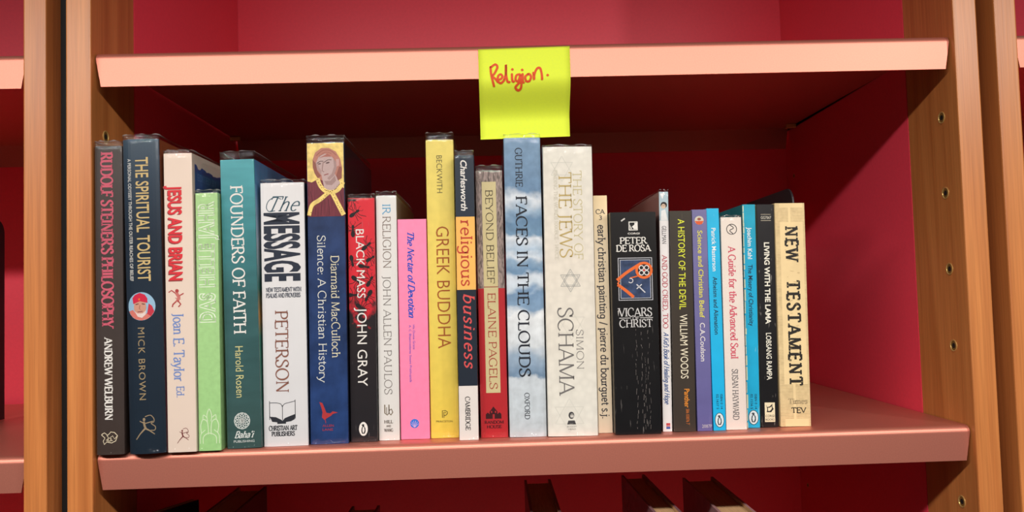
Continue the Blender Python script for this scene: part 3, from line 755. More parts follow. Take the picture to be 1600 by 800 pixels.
b.text('ALLEN', 'sans', 663, 666.5, .33, .62, c, 'publisher_lettering', 'hor'); b.text('LANE', 'sans', 669, 672.5, .33, .6, c, 'publisher_lettering', 'hor')

# 8 red to black with ants
m = cover_mat('red_black_wrapper', [(0, (214, 46, 58)), (.40, (206, 42, 54)), (.50, (40, 34, 36)), (1, (34, 32, 36))], 'LINEAR', 0.05, 60, wobble=.5, wscale=130, rough=.36, wear=(120, 116, 116), wear_amt=-.02)
b = Book(PB, 'red and black paperback with black ants and white title', (15.0, 201.7, 202.7, 21.2, 193.8, 196.9), (42, 310, 690), m, hard=False, bulge=0.0004, seed=25)
def ant(x, y, r, s, seed):
    R = random.Random(seed); k = (28, 22, 24); out = []
    ca, sa = math.cos(math.radians(r)), math.sin(math.radians(r))
    q = lambda px, py: (min(41, max(1, x + (px * ca - py * sa) * s)), min(688, max(312, y + (px * sa + py * ca) * s)))
    for ex, rx, ry in ((-6, 5, 3.2), (0.5, 2.6, 1.6), (5, 2.6, 2.2)):
        cx_, cy_ = q(ex, 0); out.append(b.poly([(min(41.5, max(.5, cx_ + (rx * math.cos(t) * ca - ry * math.sin(t) * sa) * s)), max(311, cy_ + (rx * math.cos(t) * sa + ry * math.sin(t) * ca) * s)) for t in [i * .449 for i in range(14)]], k, 1))
    for sg in (-1, 1):
        for px in (-1.5, .5, 2.5):
            out.append(b.line([q(px, sg * 1), q(px * 2 + R.uniform(-2, 2), sg * 7), q(px * 3.6 + R.uniform(-2, 2), sg * R.uniform(11, 15))], .9, k))
        out.append(b.line([q(7, sg), q(11, sg * 4), q(13, sg * 3)], .6, k))
    return out
A = []
for i, (x, y, r, s) in enumerate([(12, 333, -35, 1.0), (6, 312, 10, 1.0), (8, 360, -90, 1.05), (30, 385, -40, 1.0), (36, 405, -30, .9), (26, 418, 10, 1.0), (6, 410, 80, 1.0), (14, 440, 40, 1.1), (34, 440, -60, 1.0), (8, 462, 0, 1.0), (30, 465, 120, 1.1), (20, 482, 30, 1.0)]):
    A += ant(x, y, r, s, i)
b.lay('ant_print', A, 0)
b.text('BLACK MASS', 'sans', 359, 467, .29, .60, WHITE, bold=.0, slantx=.03)
b.text('JOHN GRAY', 'sans', 482, 604, .30, .66, WHITE, 'author_lettering', bold=.0)
def penguin(b, cx, cy, s, bg=(238, 234, 228), edge=None, fg=(30, 28, 30)):
    q = lambda pts: [(cx + x * s, cy + y * s) for x, y in pts]
    A = [b.ell(cx, cy, 7 * s, 11 * s, bg, ly=0)]
    if edge: A.append(b.ring(cx, cy, 7 * s, .9 * s, edge, ry=11 * s, ly=1))
    A += [b.poly(q([(-1, -7.5), (1.5, -7), (1.2, -4.5), (3.2, -1), (3.4, 4), (2, 7.5), (-2.4, 7.5), (-3.4, 3), (-2.8, -1.5), (-1.2, -4.5), (-3, -6)]), fg, 2), b.poly(q([(-.8, -3), (1, -3), (1.8, 2), (.6, 6), (-1, 6), (-1.8, 2)]), bg, 3)]
    b.lay('publisher_mark', A, 1)
penguin(b, 20, 670, .98)

# 9 white
m = cover_mat('off_white_wrapper', [(0, (224, 222, 218)), (1, (214, 212, 208))], 'LINEAR', 0.02, 30)
m2 = cover_mat('taupe_board', [(0, (170, 158, 138)), (1, (150, 140, 124))], 'LINEAR', .08)
b = Book(HB, 'slim off-white hardback whose title begins with two blue letters', (18.5, 221.2, 222.5, 16.4, 195.8, 199.0), (34, 306, 687), m, right=m2, bulge=0.0008, seed=31)
b.text('IR', 'serif', 319, 335.5, .32, .70, (70, 160, 206), T=.1, t=.06, serif=.14)
b.text('RELIGION', 'serif', 338, 421, .32, .70, (138, 122, 112), T=.1, t=.05, serif=.14)
b.text('JOHN ALLEN PAULOS', 'serif', 432, 617, .30, .66, (132, 126, 122), 'author_lettering', T=.1, t=.05, serif=.14)
c = (112, 96, 70)
b.lay('publisher_mark', [b.line([(10, 632), (10, 645), (14, 648), (17, 645), (17, 636)], 1.6, c), b.line([(17, 632), (17, 645), (20, 648), (23, 644), (21, 639), (17, 641)], 1.6, c), b.line([(13, 636), (13, 646)], 1.1, c)])
for s_, y_ in (('HILL', 656), ('AND', 663.5), ('WANG', 669)):
    b.text(s_, 'serif', y_, y_ + (4.6 if s_ != 'AND' else 3), .26 if s_ != 'AND' else .36, .68 if s_ != 'AND' else .58, (110, 100, 92), 'publisher_lettering', 'hor', T=.2, t=.1)

# 10 pink
m = cover_mat('pink_wrapper', [(0, (240, 132, 168)), (1, (232, 122, 158))], 'LINEAR', 0.04, 200, wear=(244, 190, 204), wear_amt=-.06)
b = Book(PB, 'bright pink paperback with blue italic title and no film', (20.0, 241.7, 242.6, 23.3, 176.3, 0), (46, 343, 686), m, hard=False, bulge=0.0001)
c = (44, 78, 186)
b.text('The Nectar of Devotion', 'serif', 361, 497, .34, .56, c, slant=.3, T=.2, t=.08, serif=.12)
b.text('His Divine Grace', 'sans', 509, 547, .47, .55, c, 'author_lettering'); b.text('A. C. Bhaktivedanta Swami Prabhupada', 'sans', 509, 598, .34, .42, c, 'author_lettering')
b.lay('publisher_mark', [b.ell(22, 662, 7, 7, (40, 110, 204), n=24, ly=0)] + [b.line([(22, 668), (22 + 6.5 * math.cos(a), 664 - 6.5 * math.sin(a))], .7, (206, 170, 220), ly=1) for a in (.3, .8, 1.3, 1.8, 2.3, 2.8)])

# 11 yellow
m = cover_mat('yellow_wrapper', [(0, (232, 212, 112)), (1, (222, 194, 78))], 'LINEAR', 0.05, 150)
m2 = cover_mat('amber_front', [(0, (214, 178, 90)), (1, (200, 140, 60))], 'LINEAR', .1)
b = Book(HB, 'tall yellow hardback with large brown capitals', (21.5, 265.2, 266.4, 22.6, 240.7, 246.5), (45, 219, 684), m, right=m2, bulge=0.0010, k=5, seed=37)
b.text('BECKWITH', 'sans', 244, 303, .38, .58, (84, 76, 52), 'author_lettering', bold=-.008)
b.text('GREEK BUDDHA', 'sans', 356, 546, .32, .78, (168, 92, 40), bold=-.006)
c = (84, 72, 36)
b.lay('publisher_mark', [b.line([(19, 653), (19, 642), (24, 642), (27, 644), (27, 647), (24, 649.5), (21.5, 649.5)], 1.1, c), b.line([(21.5, 653), (21.5, 644.5), (24, 644.5), (24.5, 646)], 1.0, c)])
b.text('PRINCETON', 'sans', 657, 660, .2, .78, c, 'publisher_lettering', 'hor')

# 12 banded
def v_(y, y0, y1): return (y - y0) / (y1 - y0)
m = cover_mat('banded_wrapper', [(0, (36, 46, 60)), (v_(340, 243, 688), (240, 184, 96)), (v_(455, 243, 688), (32, 40, 52)), (v_(604, 243, 688), (222, 214, 208))], mottle=.03)
b = Book(HB, 'narrow hardback banded navy, apricot, navy and white', (7.8, 284.8, 286.6, 15.1, 225.3, 228.9), (30, 243, 688), m, bulge=0.0004, seed=41)
b.text('Charlesworth', 'sans', 251, 331, .30, .64, WHITE, 'author_lettering', bold=.02, slant=.2)
b.text('religious', 'serif', 345, 450, .25, .86, (196, 66, 50), T=.12, t=.07, serif=.14)
b.text('business', 'serif', 460, 576, .34, .92, (222, 84, 84), T=.15, t=.07, track=.08, serif=.12, slant=.2)
b.text('CAMBRIDGE', 'serif', 621, 673, .34, .58, (50, 46, 46), 'publisher_lettering', T=.15, t=.07)

# 13 bark and red
def bark(nt, tc, out):
    N = nt.nodes; L = nt.links
    mp = N.new('ShaderNodeMapping'); mp.inputs['Scale'].default_value = (900, 900, 160); L.new(tc.outputs['Object'], mp.inputs[0])
    n = N.new('ShaderNodeTexNoise'); n.inputs['Scale'].default_value = 1; n.inputs['Detail'].default_value = 6; n.inputs['Distortion'].default_value = 1.2; L.new(mp.outputs[0], n.inputs['Vector'])
    r = N.new('ShaderNodeMapRange'); r.inputs[1].default_value = .36; r.inputs[2].default_value = .62; r.inputs[3].default_value = .42; r.inputs[4].default_value = 1.45; L.new(n.outputs[0], r.inputs[0])
    sp = N.new('ShaderNodeSeparateXYZ'); L.new(tc.outputs['Generated'], sp.inputs[0])
    g = N.new('ShaderNodeMath'); g.operation = 'GREATER_THAN'; g.inputs[1].default_value = 1 - v_(452, 267, 684); L.new(sp.outputs['Z'], g.inputs[0])
    mx = N.new('ShaderNodeMix'); mx.inputs[2].default_value = 1.0; L.new(g.outputs[0], mx.inputs[0]); L.new(r.outputs[0], mx.inputs[3])
    s = N.new('ShaderNodeVectorMath'); s.operation = 'SCALE'; L.new(out, s.inputs[0]); L.new(mx.outputs[0], s.inputs['Scale'])
    return s.outputs[0]
m = cover_mat('bark_and_red_jacket', [(0, (138, 122, 116)), (v_(452, 267, 684), (176, 40, 46))], mottle=.03, rough=.4, extra=bark)
b = Book(HB, 'hardback patterned like grey bark above and red below with a tan strip', (15.6, 305.0, 305.9, 21.8, 213.7, 217.8), (42, 267, 684), m, bulge=0.0010, k=5, seed=43)
b.lay('title_strip', [b.rect(9.5, 285, 31.5, 615, cover_mat('tan_label', [(0, (200, 186, 140))], mottle=.05))], 0)
b.lay('strip_rule', [b.rect(9.5, 449.8, 31.5, 451, (150, 60, 50))], 2)
b.text('BEYOND BELIEF', 'serif', 297, 445, .36, .62, (74, 62, 46), T=.12, t=.05, serif=.15)
b.text('ELAINE PAGELS', 'serif', 459, 610, .36, .64, (164, 58, 50), 'author_lettering', T=.12, t=.05, serif=.15)
c = (60, 14, 20)
b.lay('publisher_mark', [b.poly([(8, 655), (8, 648), (11, 645), (14, 648), (14, 644), (20, 636), (26, 644), (26, 648), (29, 645), (32, 648), (32, 655)], c, 0), b.rect(18.5, 648, 21.5, 655, (176, 40, 46), 1), b.rect(16, 643, 18, 646, (176, 40, 46), 1), b.rect(22, 643, 24, 646, (176, 40, 46), 1)])
b.text('RANDOM', 'serif', 658, 662.5, .14, .84, c, 'publisher_lettering', 'hor', T=.2, t=.1); b.text('HOUSE', 'serif', 665, 669.5, .22, .76, c, 'publisher_lettering', 'hor', T=.2, t=.1)

# 14 sky
sk, cl = (112, 142, 172), (214, 220, 226)
def vy(y): return v_(y, 216, 683)
m = cover_mat('sky_wrapper', [(0, (120, 150, 178)), (vy(296), (108, 138, 168)), (vy(310), cl), (vy(330), (150, 174, 196)), (vy(345), (104, 136, 166)), (vy(366), (112, 144, 172)), (vy(376), cl), (vy(395), (170, 190, 208)), (vy(404), (206, 214, 222)), (vy(412), (140, 166, 190)), (vy(426), (110, 142, 172)), (vy(436), (206, 214, 222)), (vy(452), (196, 208, 218)), (vy(462), (118, 148, 178)), (vy(482), (128, 156, 184)), (vy(492), (222, 226, 228)), (vy(540), (206, 212, 216)), (vy(560), (150, 170, 190)), (vy(588), (112, 138, 164)), (vy(594), (196, 204, 210)), (vy(683), (186, 196, 202))],
              'LINEAR', 0.12, 150, wobble=.10, wscale=60, wstretch=(1, 1, 1.2), rough=.34)
b = Book(HB, 'blue sky and white cloud hardback directly below the yellow note', (13.4, 331.7, 333.3, 29.6, 239.2, 242.3), (58, 216, 683), m, bulge=0.0012, k=4, seed=47)
c = (34, 38, 48)
b.text('GUTHRIE', 'serif', 232, 294, .31, .49, c, 'author_lettering', T=.13, t=.06)
b.text('FACES IN THE CLOUDS', 'serif', 308, 591, .30, .59, c, T=.16, t=.06, serif=.16)
b.text('OXFORD', 'serif', 615, 656, .42, .55, c, 'publisher_lettering', T=.13, t=.06)

# 15 cream
def damask(nt, tc, out):
    N = nt.nodes; L = nt.links
    v = N.new('ShaderNodeTexVoronoi'); v.inputs['Scale'].default_value = 180; L.new(tc.outputs['Object'], v.inputs['Vector'])
    r = N.new('ShaderNodeMapRange'); r.inputs[1].default_value = .2; r.inputs[2].default_value = .7; r.inputs[3].default_value = 1.02; r.inputs[4].default_value = .94; L.new(v.outputs['Distance'], r.inputs[0])
    s = N.new('ShaderNodeVectorMath'); s.operation = 'SCALE'; L.new(out, s.inputs[0]); L.new(r.outputs[0], s.inputs['Scale'])
    return s.outputs[0]
m = cover_mat('ivory_wrapper', [(0, (228, 224, 212)), (.4, (226, 218, 204)), (1, (222, 220, 210))], 'LINEAR', 0.02, 40, extra=damask)
b = Book(HB, 'thick ivory hardback with pale gold lettering and a faint six-pointed star', (9.6, 367.1, 369.5, 39.7, 230.3, 231.9), (79, 230, 682), m, bulge=0.0009, k=6, seed=51)
b.text('THE STORY OF', 'serif', 268, 408, .60, .77, (208, 196, 150), T=.1, t=.05)
b.text('THE JEWS', 'serif', 270, 406, .31, .56, (196, 172, 108), T=.11, t=.05)
b.text('FINDING THE WORDS 1000BCE - 1492CE', 'serif', 267, 408, .21, .28, (212, 206, 188), 'subtitle_lettering', T=.14, t=.08)
b.text('SIMON', 'serif', 517, 580, .60, .74, (136, 132, 128), 'author_lettering', T=.1, t=.05)
b.text('SCHAMA', 'serif', 482, 618, .24, .54, (116, 112, 110), 'author_lettering', T=.1, t=.045, serif=.14)
def star(b, cx, cy, r, wd, c):
    o = []
    for a0 in (90, 270):
        P = [(cx + r * math.cos(math.radians(a0 + 120 * i)), cy - r * math.sin(math.radians(a0 + 120 * i))) for i in range(3)]
        for i in range(3): o.append(b.line([P[i], P[(i + 1) % 3]], wd, c))
    return o
b.lay('star_mark', star(b, 40, 441, 18, 1.0, (178, 176, 170)) + star(b, 40, 441, 14, .9, (192, 190, 184)))
b.lay('ghost_star', star(b, 30, 265, 20, .8, (214, 212, 200)) + star(b, 40, 510, 24, .8, (218, 214, 202)) + star(b, 34, 650, 26, .8, (216, 214, 204)))
c = (70, 68, 70)
b.lay('publisher_mark', [b.ell(37, 650, 4.5, 5.5, c, ly=0), b.ell(38, 651, 2.8, 3.6, (206, 202, 194), ly=1), b.poly([(30, 664), (32, 658), (42, 658), (44, 664)], c, 0), b.line([(36, 654), (40, 654)], 1.2, c, ly=2), b.line([(36, 649), (40, 649)], .9, c, ly=2)])
b.text('BODLEY', 'sans', 666, 668.4, .38, .57, (150, 146, 142), 'publisher_lettering', 'hor'); b.text('HEAD', 'sans', 670, 672.4, .40, .55, (150, 146, 142), 'publisher_lettering', 'hor')

# 16 early
m = cover_mat('buff_wrapper', [(0, (228, 204, 160)), (.2, (226, 208, 176)), (1, (222, 206, 180))], 'LINEAR', 0.05, 60, wear=(168, 140, 104), wear_amt=-.05)
b = Book(PB, 'slim buff paperback with small black lowercase title', (19.4, 394.2, 395.9, 11.4, 191.6, 0), (22, 306, 677), m, hard=False, bulge=0.0001)
c = (58, 56, 62)
b.text('CA', 'serif', 328, 335, .16, .80, c, 'series_lettering', 'hor', T=.15, t=.09); b.text('3', 'sans', 337.5, 344.5, .40, .60, c, 'series_lettering', 'hor')
b.text('early christian painting / pierre du bourguet s.j.', 'serif', 352, 655, .28, .82, c, T=.12, t=.09, serif=.14)

# 17 thick black
m = cover_mat('creased_black_wrapper', [(0, (24, 22, 22)), (1, (20, 20, 22))], 'LINEAR', 0.1, 50, rough=.34, wear=(104, 100, 98), wear_amt=.0, wear_stretch=(1, 1, .16))
b = Book(PB, 'thick creased black paperback with a crozier picture', (8.5, 418.8, 420.5, 36.8, 176.2, 0), (71, 332, 679), m, hard=False, bulge=0.0007, k=5)
c = (226, 222, 214)
b.lay('publisher_mark', [b.rect(28, 347, 42, 361, c, 0), b.rect(29.5, 348.5, 40.5, 359.5, (26, 24, 24), 1), b.poly([(37, 349), (40.5, 349), (40.5, 359), (36, 359), (33, 355), (37, 352)], c, 2), b.poly([(30, 352), (33, 358), (31, 359.5)], c, 2)])
b.text('CORGI', 'sans', 364.5, 367.2, .37, .63, c, 'publisher_lettering', 'hor', bold=.02)
b.text('PETER', 'serif', 372, 382, .19, .78, c, 'author_lettering', 'hor', T=.16, t=.07)
b.text('DE ROSA', 'serif', 384, 394, .11, .86, c, 'author_lettering', 'hor', T=.16, t=.07)
marble = cover_mat('blue_marble_print', [(0, (48, 62, 92))], mottle=.5, mscale=140)
o = (222, 104, 44)
A = [b.rect(10, 404, 63, 471, (190, 190, 196), 0), b.rect(11, 405, 62, 470, (20, 22, 28), 1), b.rect(13, 407, 60, 468, (170, 172, 180), 2), b.rect(14, 408, 59, 467, marble, 3),
     b.line([(8, 439), (22, 428), (36, 419), (46, 413)], 4.6, o, True, 5), b.line([(9, 446), (22, 456), (33, 466)], 4.6, o, True, 5), b.line([(12, 440), (9, 444), (11, 449)], 2, o, ly=5), b.ring(50, 424, 11.5, 4.0, o, ly=6), b.line([(40, 433), (28, 436)], 1.8, o, ly=6),
     b.ell(50, 424, 9.4, 9.4, (30, 26, 30), ly=6)]
for dx, dy in ((-4, -4), (4, -4), (-4, 4), (4, 4)): A.append(b.ring(50 + dx, 424 + dy, 3.4, 1.3, (220, 214, 210), ly=7))
A += [b.ell(50, 424, 1.6, 1.6, (206, 60, 50), ly=8), b.ring(29, 440, 3.4, 1.3, (206, 204, 206), -120, 150, ly=7), b.line([(38, 446), (51, 459)], 1.8, (200, 200, 204), ly=7), b.line([(46, 446), (38, 453)], 1.6, (200, 200, 204), ly=7)]
b.lay('picture_print', A, 0)
c = (204, 202, 200)
b.text('VICARS', 'serif', 483, 496, .13, .86, c, 'title_lettering', 'hor', T=.12, t=.05)
b.text('OF', 'serif', 496.5, 501, .43, .57, c, 'title_lettering', 'hor', T=.16, t=.08)
b.lay('title_rule', [b.rect(10, 498, 28, 499, c), b.rect(42, 498, 62, 499, c)])
b.text('CHRIST', 'serif', 501, 513, .14, .86, c, 'title_lettering', 'hor', T=.12, t=.05)
R_ = random.Random(9)
for x0, top in ((35, 500), (44, 510), (54, 500), (48, 560)):
    y = top; x = x0; A = []
    while y < 674:
        l = R_.uniform(2, 9); A.append(b.line([(x, y), (x + R_.uniform(-.8, .8), y + l)], R_.uniform(.25, .7), (112, 106, 102)))
        x = x0 + R_.uniform(-1.6, 1.6); y += l + R_.uniform(0.5, 7)
    b.lay('spine_crease', A, 0)['kind'] = 'stuff'
A = []
A.append(b.poly([(16, 345), (22, 341), (23, 343), (17, 347)], (200, 196, 190))); A.append(b.poly([(8, 488), (10, 484), (9, 496)], (190, 186, 180)))
b.lay('spine_scuff', A[:1], 0); b.lay('spine_scuff', A[1:], 0)

# 18 slim white in film
m = cover_mat('white_picture_wrapper', [(0, (176, 196, 204)), (v_(345, 300, 675), (232, 228, 226))], mottle=.03)
m2 = cover_mat('grey_picture_board', [(0, (172, 132, 128)), (1, (180, 140, 134))], 'LINEAR', .05)
b = Book(PB, 'very slim white book in film with red and blue lettering', (15.8, 443.5, 447.3, 7.4, 193.0, 194.5), (14, 300, 675), m, left=m2, bulge=0.0001, seed=55, hard=False, flap=False, depth=.145)
A = [b.ell(7, 321, 5, 5, (52, 46, 48), ly=0), b.ell(6.4, 323, 3.4, 3.8, (226, 196, 170), ly=1), b.poly([(2, 345), (3, 330), (9, 328), (13, 345)], (238, 238, 236), 0), b.poly([(1, 303), (9, 301), (5, 312)], (240, 240, 240), 0), b.ell(5.4, 322, .6, .6, (40, 36, 38), ly=2), b.ell(7.6, 322, .6, .6, (40, 36, 38), ly=2)]
b.lay('picture_print', A)
b.text('GELLMAN', 'sans', 354, 382, .25, .72, (70, 66, 72), 'author_lettering', bold=.0)
b.text('AND GOD CRIED, TOO', 'serif', 400, 515, .22, .74, (190, 54, 74), T=.14, t=.07)
b.text("A Kid's Book of Healing and Hope", 'serif', 521, 632, .25, .78, (60, 92, 150), 'subtitle_lettering', slant=.3, T=.14, t=.09, serif=.06)
b.lay('publisher_mark', [b.rect(5, 662, 11, 665, (206, 50, 60)), b.rect(5, 665.5, 11, 667, (206, 50, 60)), b.rect(5, 667.5, 11, 671, (60, 90, 170))])

# 19 dark
m = cover_mat('dark_umber_wrapper', [(0, (58, 52, 44)), (1, (58, 50, 44))], 'LINEAR', 0.1, 60, (1, 1, .3), rough=.4, wear=(150, 132, 104), wear_amt=-.05)
b = Book(PB, 'dark umber paperback with lime yellow title', (13.2, 456.9, 460.0, 17.8, 176.7, 0), (35, 330, 675), m, hard=False, bulge=0.0004)
b.text('A HISTORY OF THE DEVIL', 'sans', 343, 485, .36, .66, (218, 222, 60), bold=.004)
b.text('WILLIAM WOODS', 'sans', 493, 593, .36, .70, (232, 222, 196), 'author_lettering', bold=.0)
b.text('Panther', 'sans', 609, 638, .50, .74, (226, 140, 46), 'publisher_lettering', bold=.012)
b.text('586 03876 7', 'sans', 640, 664, .56, .70, (200, 110, 46), 'publisher_lettering')

# 20 violet
m = cover_mat('violet_wrapper', [(0, (110, 106, 148)), (1, (92, 88, 140))], 'LINEAR', 0.08, 60, wear=(176, 168, 186), wear_amt=-.03, wear_stretch=(1, 1, .1))
b = Book(PB, 'violet paperback with yellow title and a small orange and white roundel', (13.0, 473.0, 475.1, 12.0, 177.4, 0), (23, 328, 674), m, hard=False, bulge=0.0002)
b.text('Science and Christian Belief', 'sans', 361, 498, .34, .68, (216, 208, 84), bold=.012)
b.text('C.A.Coulson', 'sans', 506, 566, .34, .68, (222, 216, 214), 'author_lettering', bold=.008)
b.lay('publisher_mark', [b.ell(11, 345, 7, 7, (206, 196, 176), n=24, ly=0), b.poly([(4, 346), (18, 346), (15, 351), (11, 352), (7, 351)], (214, 92, 52), 1), b.ell(11, 343, 3, 2, (150, 84, 66), ly=1)])
b.text('2087P', 'sans', 664, 669, .3, .96, (190, 184, 190), 'publisher_lettering', 'hor')

# 21 cyan
def cyan_book(label, geo, sheet, m, author, pa0, pa1, title, pt0, pt1, isbn, pc, left=None, tcol=(26, 40, 60)):
    b = Book(PB, label, geo, sheet, m, left=left, hard=False, bulge=0.0002)
    b.text(author, 'sans', pa0, pa1, .34, .70, (230, 236, 236), 'author_lettering', bold=.012)
    b.text(title, 'sans', pt0, pt1, .34, .70, tcol, bold=.008)
    b.text(isbn[0], 'sans', 617, 640, .62, .80, tcol, 'publisher_lettering'); b.text(isbn[1], 'sans', 617, 640, .30, .48, tcol, 'publisher_lettering')
    penguin(b, sheet[0] * .5, pc, 1.0 if sheet[0] > 18 else .85, (206, 222, 226), (30, 40, 50), (60, 66, 74))
    return b
m = cover_mat('cyan_wrapper', [(0, (40, 172, 214)), (1, (24, 164, 214))], 'LINEAR', 0.06, 60, wear=(150, 210, 224), wear_amt=-.05)
cyan_book('bright cyan paperback between the violet one and a cream one', (13.8, 485.0, 486.2, 10.0, 178.2, 0), (19.5, 326, 673), m, 'Patrick Masterson', 357, 425, 'Atheism and Alienation', 434, 524, ('ISBN 0 14', '02.1637 5'), 657)

# 22 cream in film
m = cover_mat('warm_cream_wrapper', [(0, (232, 220, 208)), (1, (226, 212, 204))], 'LINEAR', 0.03, 30)
b = Book(PB, 'short cream book in film with rose red title between two cyan books', (14.1, 498.8, 501.0, 16.8, 170.6, 172.1), (33, 340, 672), m, hard=False, bulge=0.0003, seed=61, depth=.12)
b.lay('circle_mark', [b.ring(17, 359, 8, 1.1, (50, 46, 48)), b.line([(14, 352), (20, 357), (14, 361), (19, 366)], 1.2, (50, 46, 48), True)])
b.text('A Guide for the Advanced Soul', 'serif', 386, 562, .32, .66, (216, 84, 106), T=.14, t=.07, serif=.13)
b.text('SUSAN HAYWARD', 'serif', 578, 657, .34, .62, (110, 106, 106), 'author_lettering', T=.13, t=.06)

# 23 cyan worn
m = cover_mat('teal_cyan_wrapper', [(0, (30, 150, 176)), (.3, (26, 158, 198)), (1, (30, 158, 200))], 'LINEAR', 0.1, 50, wear=(176, 210, 206), wear_amt=.0, wear_stretch=(1, 1, .1))
m2 = cover_mat('teal_board', [(0, (30, 110, 118)), (1, (34, 120, 130))], 'LINEAR', .12, wear=(170, 180, 160), wear_amt=-.03)
b = cyan_book('worn cyan paperback with frayed pale edge beside the black one', (20.5, 514.5, 518.0, 10.5, 181.3, 0), (18.5, 320, 669), m, 'Joachim Kahl', 356, 406, 'The Misery of Christianity', 415, 511, ('ISBN 0 14', '02.1556 5'), 653, left=m2)
R_ = random.Random(3); A = []
y = 322
while y < 664:
    l = R_.uniform(6, 22); A.append(b.rect(.1, y, R_.uniform(.8, 2.2), y + l, (212, 214, 180))); y += l + R_.uniform(0, 3)
b.lay('worn_edge', A, 0)

# 24 black
m = cover_mat('scuffed_black_wrapper', [(0, (34, 32, 34)), (1, (22, 22, 24))], 'LINEAR', 0.2, 40, rough=.36, wear=(120, 116, 112), wear_amt=.02, wear_stretch=(1, 1, .25))
m3 = cover_mat('buff_board', [(0, (196, 168, 128))], mottle=.1)
b = Book(PB, 'scuffed black paperback with white condensed capitals', (21.0, 527.9, 531.8, 14.3, 181.0, 0), (27.5, 320, 668), m, left=m3, hard=False, bulge=0.0004)
b.text('GG7067', 'sans', 338.5, 343, .22, .82, (190, 184, 170), 'series_lettering', 'hor', bold=.015); b.lay('series_rule', [b.rect(6, 345, 22, 346, (170, 160, 140)), b.rect(6, 335.5, 22, 336.3, (170, 160, 140))])
b.text('LIVING WITH THE LAMA', 'sans', 380, 508, .38, .68, (230, 226, 210), bold=.03)
b.text('LOBSANG RAMPA', 'sans', 522, 595, .38, .68, (230, 226, 210), 'author_lettering', bold=.012)
c = (226, 214, 180)
b.lay('publisher_mark', [b.rect(6, 630, 22, 660, c, 0), b.poly([(8, 633), (10, 637), (14, 636), (18, 632), (18, 637), (20, 640), (16, 645), (9, 645), (10, 640)], (40, 36, 36), 1), b.poly([(11, 638), (14, 638), (17, 636), (17, 640), (14, 643), (11, 643)], c, 2)])
b.text('CORGI', 'sans', 649, 652.5, .26, .76, (40, 36, 36), 'publisher_lettering', 'hor', layer=4); b.text('BOOKS', 'sans', 654.5, 658, .26, .76, (40, 36, 36), 'publisher_lettering', 'hor', layer=4)

# 25 newsprint
def newsprint(nt, tc, out):
    N = nt.nodes; L = nt.links
    w = N.new('ShaderNodeTexWave'); w.bands_direction = 'Z'; w.inputs['Scale'].default_value = 260; w.inputs['Distortion'].default_value = .4; L.new(tc.outputs['Object'], w.inputs['Vector'])
    n = N.new('ShaderNodeTexNoise'); n.inputs['Scale'].default_value = 260; L.new(tc.outputs['Object'], n.inputs['Vector'])
    sp = N.new('ShaderNodeSeparateXYZ'); L.new(tc.outputs['Object'], sp.inputs[0])
    # two columns of print at head and foot, a ragged column at the left margin
    def rng(sock, a, c_):
        g = N.new('ShaderNodeMath'); g.operation = 'COMPARE'; g.inputs[1].default_value = (a + c_) / 2; g.inputs[2].default_value = (c_ - a) / 2; L.new(sock, g.inputs[0]); return g.outputs[0]
    def op(o_, a, c_):
        g = N.new('ShaderNodeMath'); g.operation = o_; L.new(a, g.inputs[0]); L.new(c_, g.inputs[1]); return g.outputs[0]
    x, z = sp.outputs['X'], sp.outputs['Z']
    cols = op('MAXIMUM', rng(x, -.0105, -.0015), rng(x, .0005, .0105))
    ends = op('MAXIMUM', rng(z, .166, .178), rng(z, .006, .034))
    edge = op('MAXIMUM', rng(x, -.0122, -.0085), rng(x, .0105, .0122))
    mask = op('MAXIMUM', op('MULTIPLY', cols, ends), edge)
    lines = op('MULTIPLY', w.outputs[0], n.outputs[0])
    f = op('MULTIPLY', mask, lines)
    mx = N.new('ShaderNodeMix'); mx.data_type = 'RGBA'; L.new(f, mx.inputs[0]); L.new(out, mx.inputs[6]); mx.inputs[7].default_value = lin((120, 98, 66))
    return mx.outputs[2]
m = cover_mat('newsprint_wrapper', [(0, (226, 200, 150)), (1, (222, 198, 150))], 'LINEAR', 0.07, 50, wear=(160, 130, 86), wear_amt=-.07, extra=newsprint)
b = Book(PB, 'tan newsprint patterned paperback with black stamped capitals at the end of the row', (19.9, 548.9, 551.5, 24.8, 181.4, 0), (47.5, 318, 667), m, hard=False, bulge=0.0002)
c = (42, 38, 34)
b.text('NEW', 'serif', 355, 409, .33, .74, c, T=.2, t=.1, serif=.24, track=.22)
b.text('TESTAMENT', 'serif', 440, 604, .33, .74, c, T=.2, t=.1, serif=.24, track=.22)
R_ = random.Random(5); A = []
for k in range(60):
    y = R_.uniform(355, 604); x = R_.uniform(13, 34); A.append(b.rect(x, y, x + R_.uniform(1, 5), y + R_.uniform(.3, .7), (204, 180, 134)))
b.lay('stamp_wear', A, 4)
b.text('TEV', 'serif', 638, 646, .36, .84, c, 'edition_lettering', 'hor', T=.16, t=.1)
b.text('Times', 'serif', 624, 632, .26, .9, (168, 148, 112), 'faded_lettering', 'hor', T=.2, t=.1)

